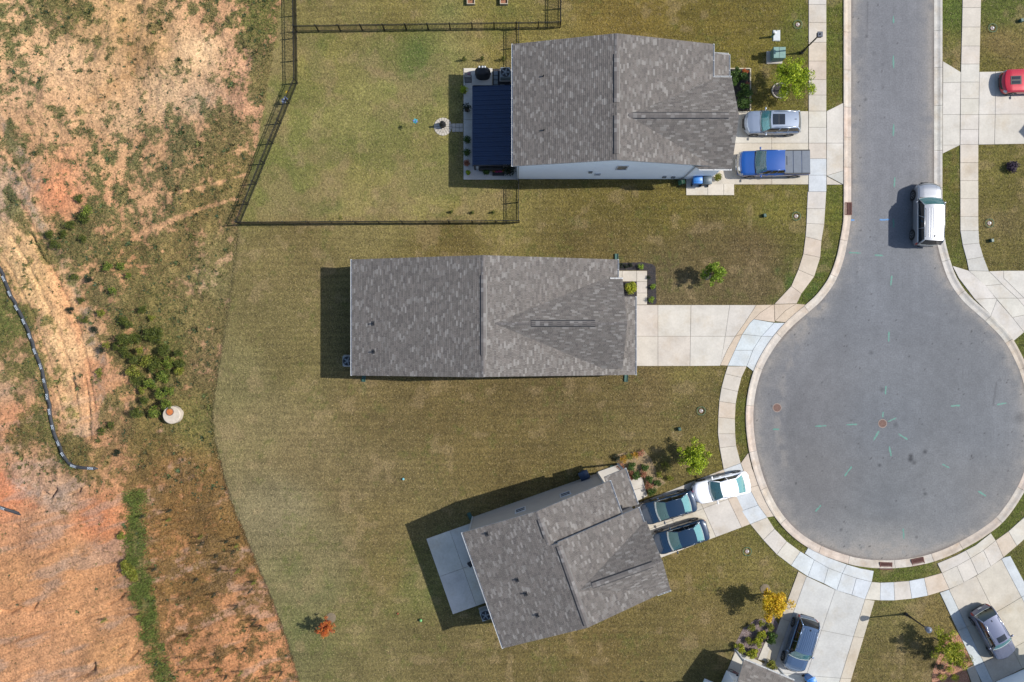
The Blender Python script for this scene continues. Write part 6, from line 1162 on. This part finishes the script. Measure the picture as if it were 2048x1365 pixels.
# raised beds at the top edge
for x_, l_ in ((942, 'left wooden raised bed at the top edge'), (1008, 'right wooden raised bed at the top edge')):
    g = W2(x_, -12); o = thing('raised_bed', (*g, 0), 0, l_, 'raised bed'); 
    for s_ in (-1, 1): MB().box((s_*.29, 0, .15), (.05, 1.9, .32)).build('board', m_tim, o); MB().box((0, s_*.92, .15), (.53, .05, .315)).build('board', m_tim, o)
    MB().box((0, 0, .09), (.53, 1.79, .16)).build('soil', pm('red_soil', C(158, 104, 76), C(178, 124, 92), scale=9, rough=.95, bump=.02), o); soup('seedlings', leafset([(0, -.5, .3), (0, 0, .35), (0, .5, .3)], [.16]*3, 200, .04, .3), None, LM['mixgold'], o, None)
# garden spinners
def spinner(px, py, h, cols, label, r=.2):
    g = W2(px, py); o = thing('garden_spinner', (*g, 0), random.uniform(0, 1), label, 'garden ornament'); MB().tube([(0, 0, -.05), (0, 0, h)], .012, 6).build('stake', m_black, o)
    for i in range(6):
        a = i*math.pi/3; M = Matrix.Translation((0, 0, h)) @ Matrix.Rotation(a, 4, 'Z') @ Matrix.Rotation(.35, 4, 'X'); mb = MB(); mb.add([(.02, -.01, 0), (r*.6, -r*.32, .01), (r, 0, 0), (r*.6, r*.32, -.01), (.02, .01, 0)], [(0, 1, 2, 3, 4)], M); mb.add([(.02, -.01, -.006), (r*.6, -r*.32, .004), (r, 0, -.006), (r*.6, r*.32, -.016), (.02, .01, -.006)], [(4, 3, 2, 1, 0)], M); mb.build('petal', cols[i % len(cols)], o)
    MB().lathe([(.0, h-.03), (.035, h-.02), (.035, h+.02), (.0, h+.03)], 8, cap=False).build('hub', m_black, o); return o
c_y = pm('spinner_yellow', C(236, 186, 30), C(246, 200, 50), scale=9, rough=.4); c_b = pm('spinner_blue', C(90, 110, 190), C(150, 170, 220), scale=9, rough=.3); c_w = pm('spinner_silver', C(186, 196, 210), C(210, 216, 226), scale=9, rough=.3); c_t = pm('spinner_teal', C(20, 150, 170), C(40, 170, 186), scale=9, rough=.4); c_o = pm('spinner_orange', C(220, 110, 40), C(230, 130, 60), scale=9, rough=.4)
spinner(835, 252.5, 1.35, [c_t, c_t, c_b], 'teal pinwheel on a stake in the back lawn', .22); spinner(580, 191, .75, [c_y], 'yellow flower spinner by the slanting fence', .16); spinner(577, 204, .8, [c_w, c_b], 'grey blue spinner between yellow spinner and fence post', .18); spinner(574, 209, .85, [c_b, c_w], 'silver blue spinner at the slanting fence post', .22)
# concrete riser on the clay
zg = float(ground_z(np.array([350.]), np.array([829.]))[0]); g = W2(350, 829); o = thing('concrete_riser', (*g, zg), 0, 'round pale concrete riser with rusty opening on the clay', 'manhole riser'); mr_ = pm('pale_concrete', C(206, 192, 172), C(220, 206, 188), scale=5, rough=.9, bump=.004); MB().lathe([(.70, -.3), (.70, .50), (.66, .54), (.02, .545)], 28, cap=False).build('ring', mr_, o); f = MB(); f.lathe([(.30, .54), (.30, .57), (.31, .60), (.25, .605), (.24, .50)], 20, (-.10, .26, 0), False); f.build('opening', m_iron, o); MB().lathe([(.25, .60), (.0, .612)], 20, (-.10, .26, 0), False).build('lid', pm('orange_rust', C(196, 104, 40), C(220, 132, 70), scale=10, rough=.9, bump=.005), o)
# silt sock with its lettering
def sock(pts, label, letters=True):
    P = catmull(pts, 6.0); a = np.array(P); z = ground_z(a[:, 0], a[:, 1]); g = W2(*P[len(P)//2]); o = thing('silt_sock', (*g, 0), 0, label, 'silt sock'); rows = []; cen = []
    for i, p in enumerate(P):
        t = np.array(P[min(i+1, len(P)-1)])-np.array(P[max(i-1, 0)]); t = t/np.hypot(*t); nr = Vector((-t[1], -t[0]*1.0)); c_ = Vector((*W2(*p), z[i]+.10)); r = .125*(1 if 0 < i < len(P)-1 else .3); tw = Vector((t[0], -t[1])); nv = Vector((-tw.y, tw.x, 0)); rows.append([c_-Vector((*g, 0))+nv*(r*1.05*math.cos(q))+Vector((0, 0, r*.85*math.sin(q)+.02)) for q in np.linspace(0, 2*math.pi, 13)]); cen.append((c_-Vector((*g, 0)), tw, r))
    MB().grid(rows).build('tube', pm('black_geotextile', C(46, 48, 52), C(62, 64, 69), scale=7, rough=.8, bump=.01), o, True)
    if letters:
        d = np.cumsum([0]+[(Vector(cen[i+1][0])-Vector(cen[i][0])).length for i in range(len(cen)-1)]); s_ = .25
        cu = bpy.data.curves.new('lettering', 'FONT'); cu.body = 'SOX'; cu.size = .24; cu.align_x = 'CENTER'; cu.align_y = 'CENTER'; cu.extrude = .004; cu.resolution_u = 2; cu.offset = .006
        tmp = bpy.data.objects.new('tmp', cu); COL.objects.link(tmp); bpy.context.view_layer.update(); me = bpy.data.meshes.new_from_object(tmp.evaluated_get(bpy.context.evaluated_depsgraph_get())); bpy.data.objects.remove(tmp); me.name = 'lettering'; me.materials.clear(); me.materials.append(pm('white_print', C(196, 206, 216, .55), rough=.7))
        while s_ < d[-1]-.3:
            i = int(np.searchsorted(d, s_)); i = min(max(i, 1), len(cen)-2); c_, tw, r = cen[i]; L_ = bpy.data.objects.new('lettering', me); link(L_, o); L_.location = c_+Vector((0, 0, r*.85+.035)); L_.rotation_euler = (0, 0, math.atan2(tw.y, tw.x)); s_ += 1.28
    return o
sock(SOCK, 'long black silt sock with repeated white lettering on the clay'); sock([(-30, 1004), (0, 1013), (20, 1022), (40, 1031)], 'short end of black silt sock at the left edge')
# odds and ends
def ball(px, py, r, col, label):
    g = W2(px, py); mb = MB(); mb.lathe([(.001, -r), (r*.5, -r*.87), (r*.87, -r*.5), (r, 0), (r*.87, r*.5), (r*.5, r*.87), (.001, r)], 14); o = mb.build('ball', pm('ball_%d_%d' % col[:2], C(*col), rough=.5), None, True); o.location = (*g, r+.03); tag(o, label, 'ball')
ball(842, 1240, .12, (120, 196, 120), 'light green ball on the lawn behind the tilted house'); ball(807, 958, .10, (130, 200, 210), 'pale blue ball on the big lawn'); ball(796, 1227, .06, (196, 80, 50), 'tiny red ball on the back lawn')
g = W2(942, 1125); o = thing('patio_stool', (*g, .055), math.radians(40), 'small dark square stool on the tilted house patio', 'stool'); MB().box((0, 0, .45), (.42, .42, .05), None, .01).build('seat', m_plast, o)
for a, b_ in ((-1, -1), (1, -1), (1, 1), (-1, 1)): MB().box((a*.17, b_*.17, .21), (.04, .04, .42)).build('leg', m_plast, o)
g = W2(1474, 1343); o = thing('bicycle', (*g, .06), math.radians(-20), 'red bicycle on the porch at the bottom edge', 'bicycle'); f = MB(); f.tube([(-.5, 0, .33), (-.12, 0, .32), (.38, 0, .75), (-.2, 0, .72), (-.12, 0, .32)], .022, 6); f.tube([(-.5, 0, .33), (-.2, 0, .72), (-.23, 0, .86)], .018, 6); f.tube([(.5, 0, .33), (.36, 0, .82), (.36, 0, .95)], .02, 6); f.build('frame', pm('bike_red', C(170, 30, 60), rough=.3), o)
for x_ in (-.5, .5): w_ = MB(); w_.tube([(x_+.31*math.cos(a), 0, .33+.31*math.sin(a)) for a in np.linspace(0, 2*math.pi, 21)], .022, 6); w_.build('wheel', m_tyre, o)
MB().box((-.23, 0, .88), (.24, .14, .05), None, .02).build('saddle', m_plast, o); MB().tube([(.30, -.28, .98), (.36, 0, .95), (.30, .28, .98)], .014, 6).build('handlebar', m_black, o)
g = W2(930, 176); bt = thing('bird_feeder_pole', (*W2(897, 189), 0), 0, 'thin black shepherd hook pole beside the patio shadow', 'pole'); MB().tube([(0, 0, 0), (0, 0, 1.5), (.06, 0, 1.62), (.14, 0, 1.55), (.15, 0, 1.45)], .012, 6).build('pole', m_black, bt)
g = W2(866, 70); o = thing('trellis_stakes', (*W2(866, 78), 0), 0, 'thin dark plant stakes below the north fence', 'stakes')
for x_, y_ in ((0, 0), (.5, -.2)): MB().tube([(x_, y_, 0), (x_+.02, y_, .9)], .008, 5).build('stake', m_black, o)
# stones and debris on the clay and lawns
m_rock = pm('pale_rock', C(196, 172, 146), C(176, 150, 122), scale=8, rough=.95)
nR = 2200; rx, ry = RNG.uniform(-20, 560, nR), RNG.uniform(-20, 1380, nR); k = rx < lawn_edge(ry)-6; rx, ry = rx[k], ry[k]; nR = len(rx); P = blades((rx-1024)*PX, (682.5-ry)*PX, ground_z(rx, ry)+.005, RNG.uniform(.04, .13, nR), RNG.uniform(.04, .12, nR), RNG.uniform(.9, 1.5, nR)); soup('clay_clods', P, np.array(C(206, 158, 122)[:3])*RNG.uniform(.55, 1.25, (nR, 1)), m_chip, None, 'stuff', 'loose clods and chips over the bare clay', 'clods')
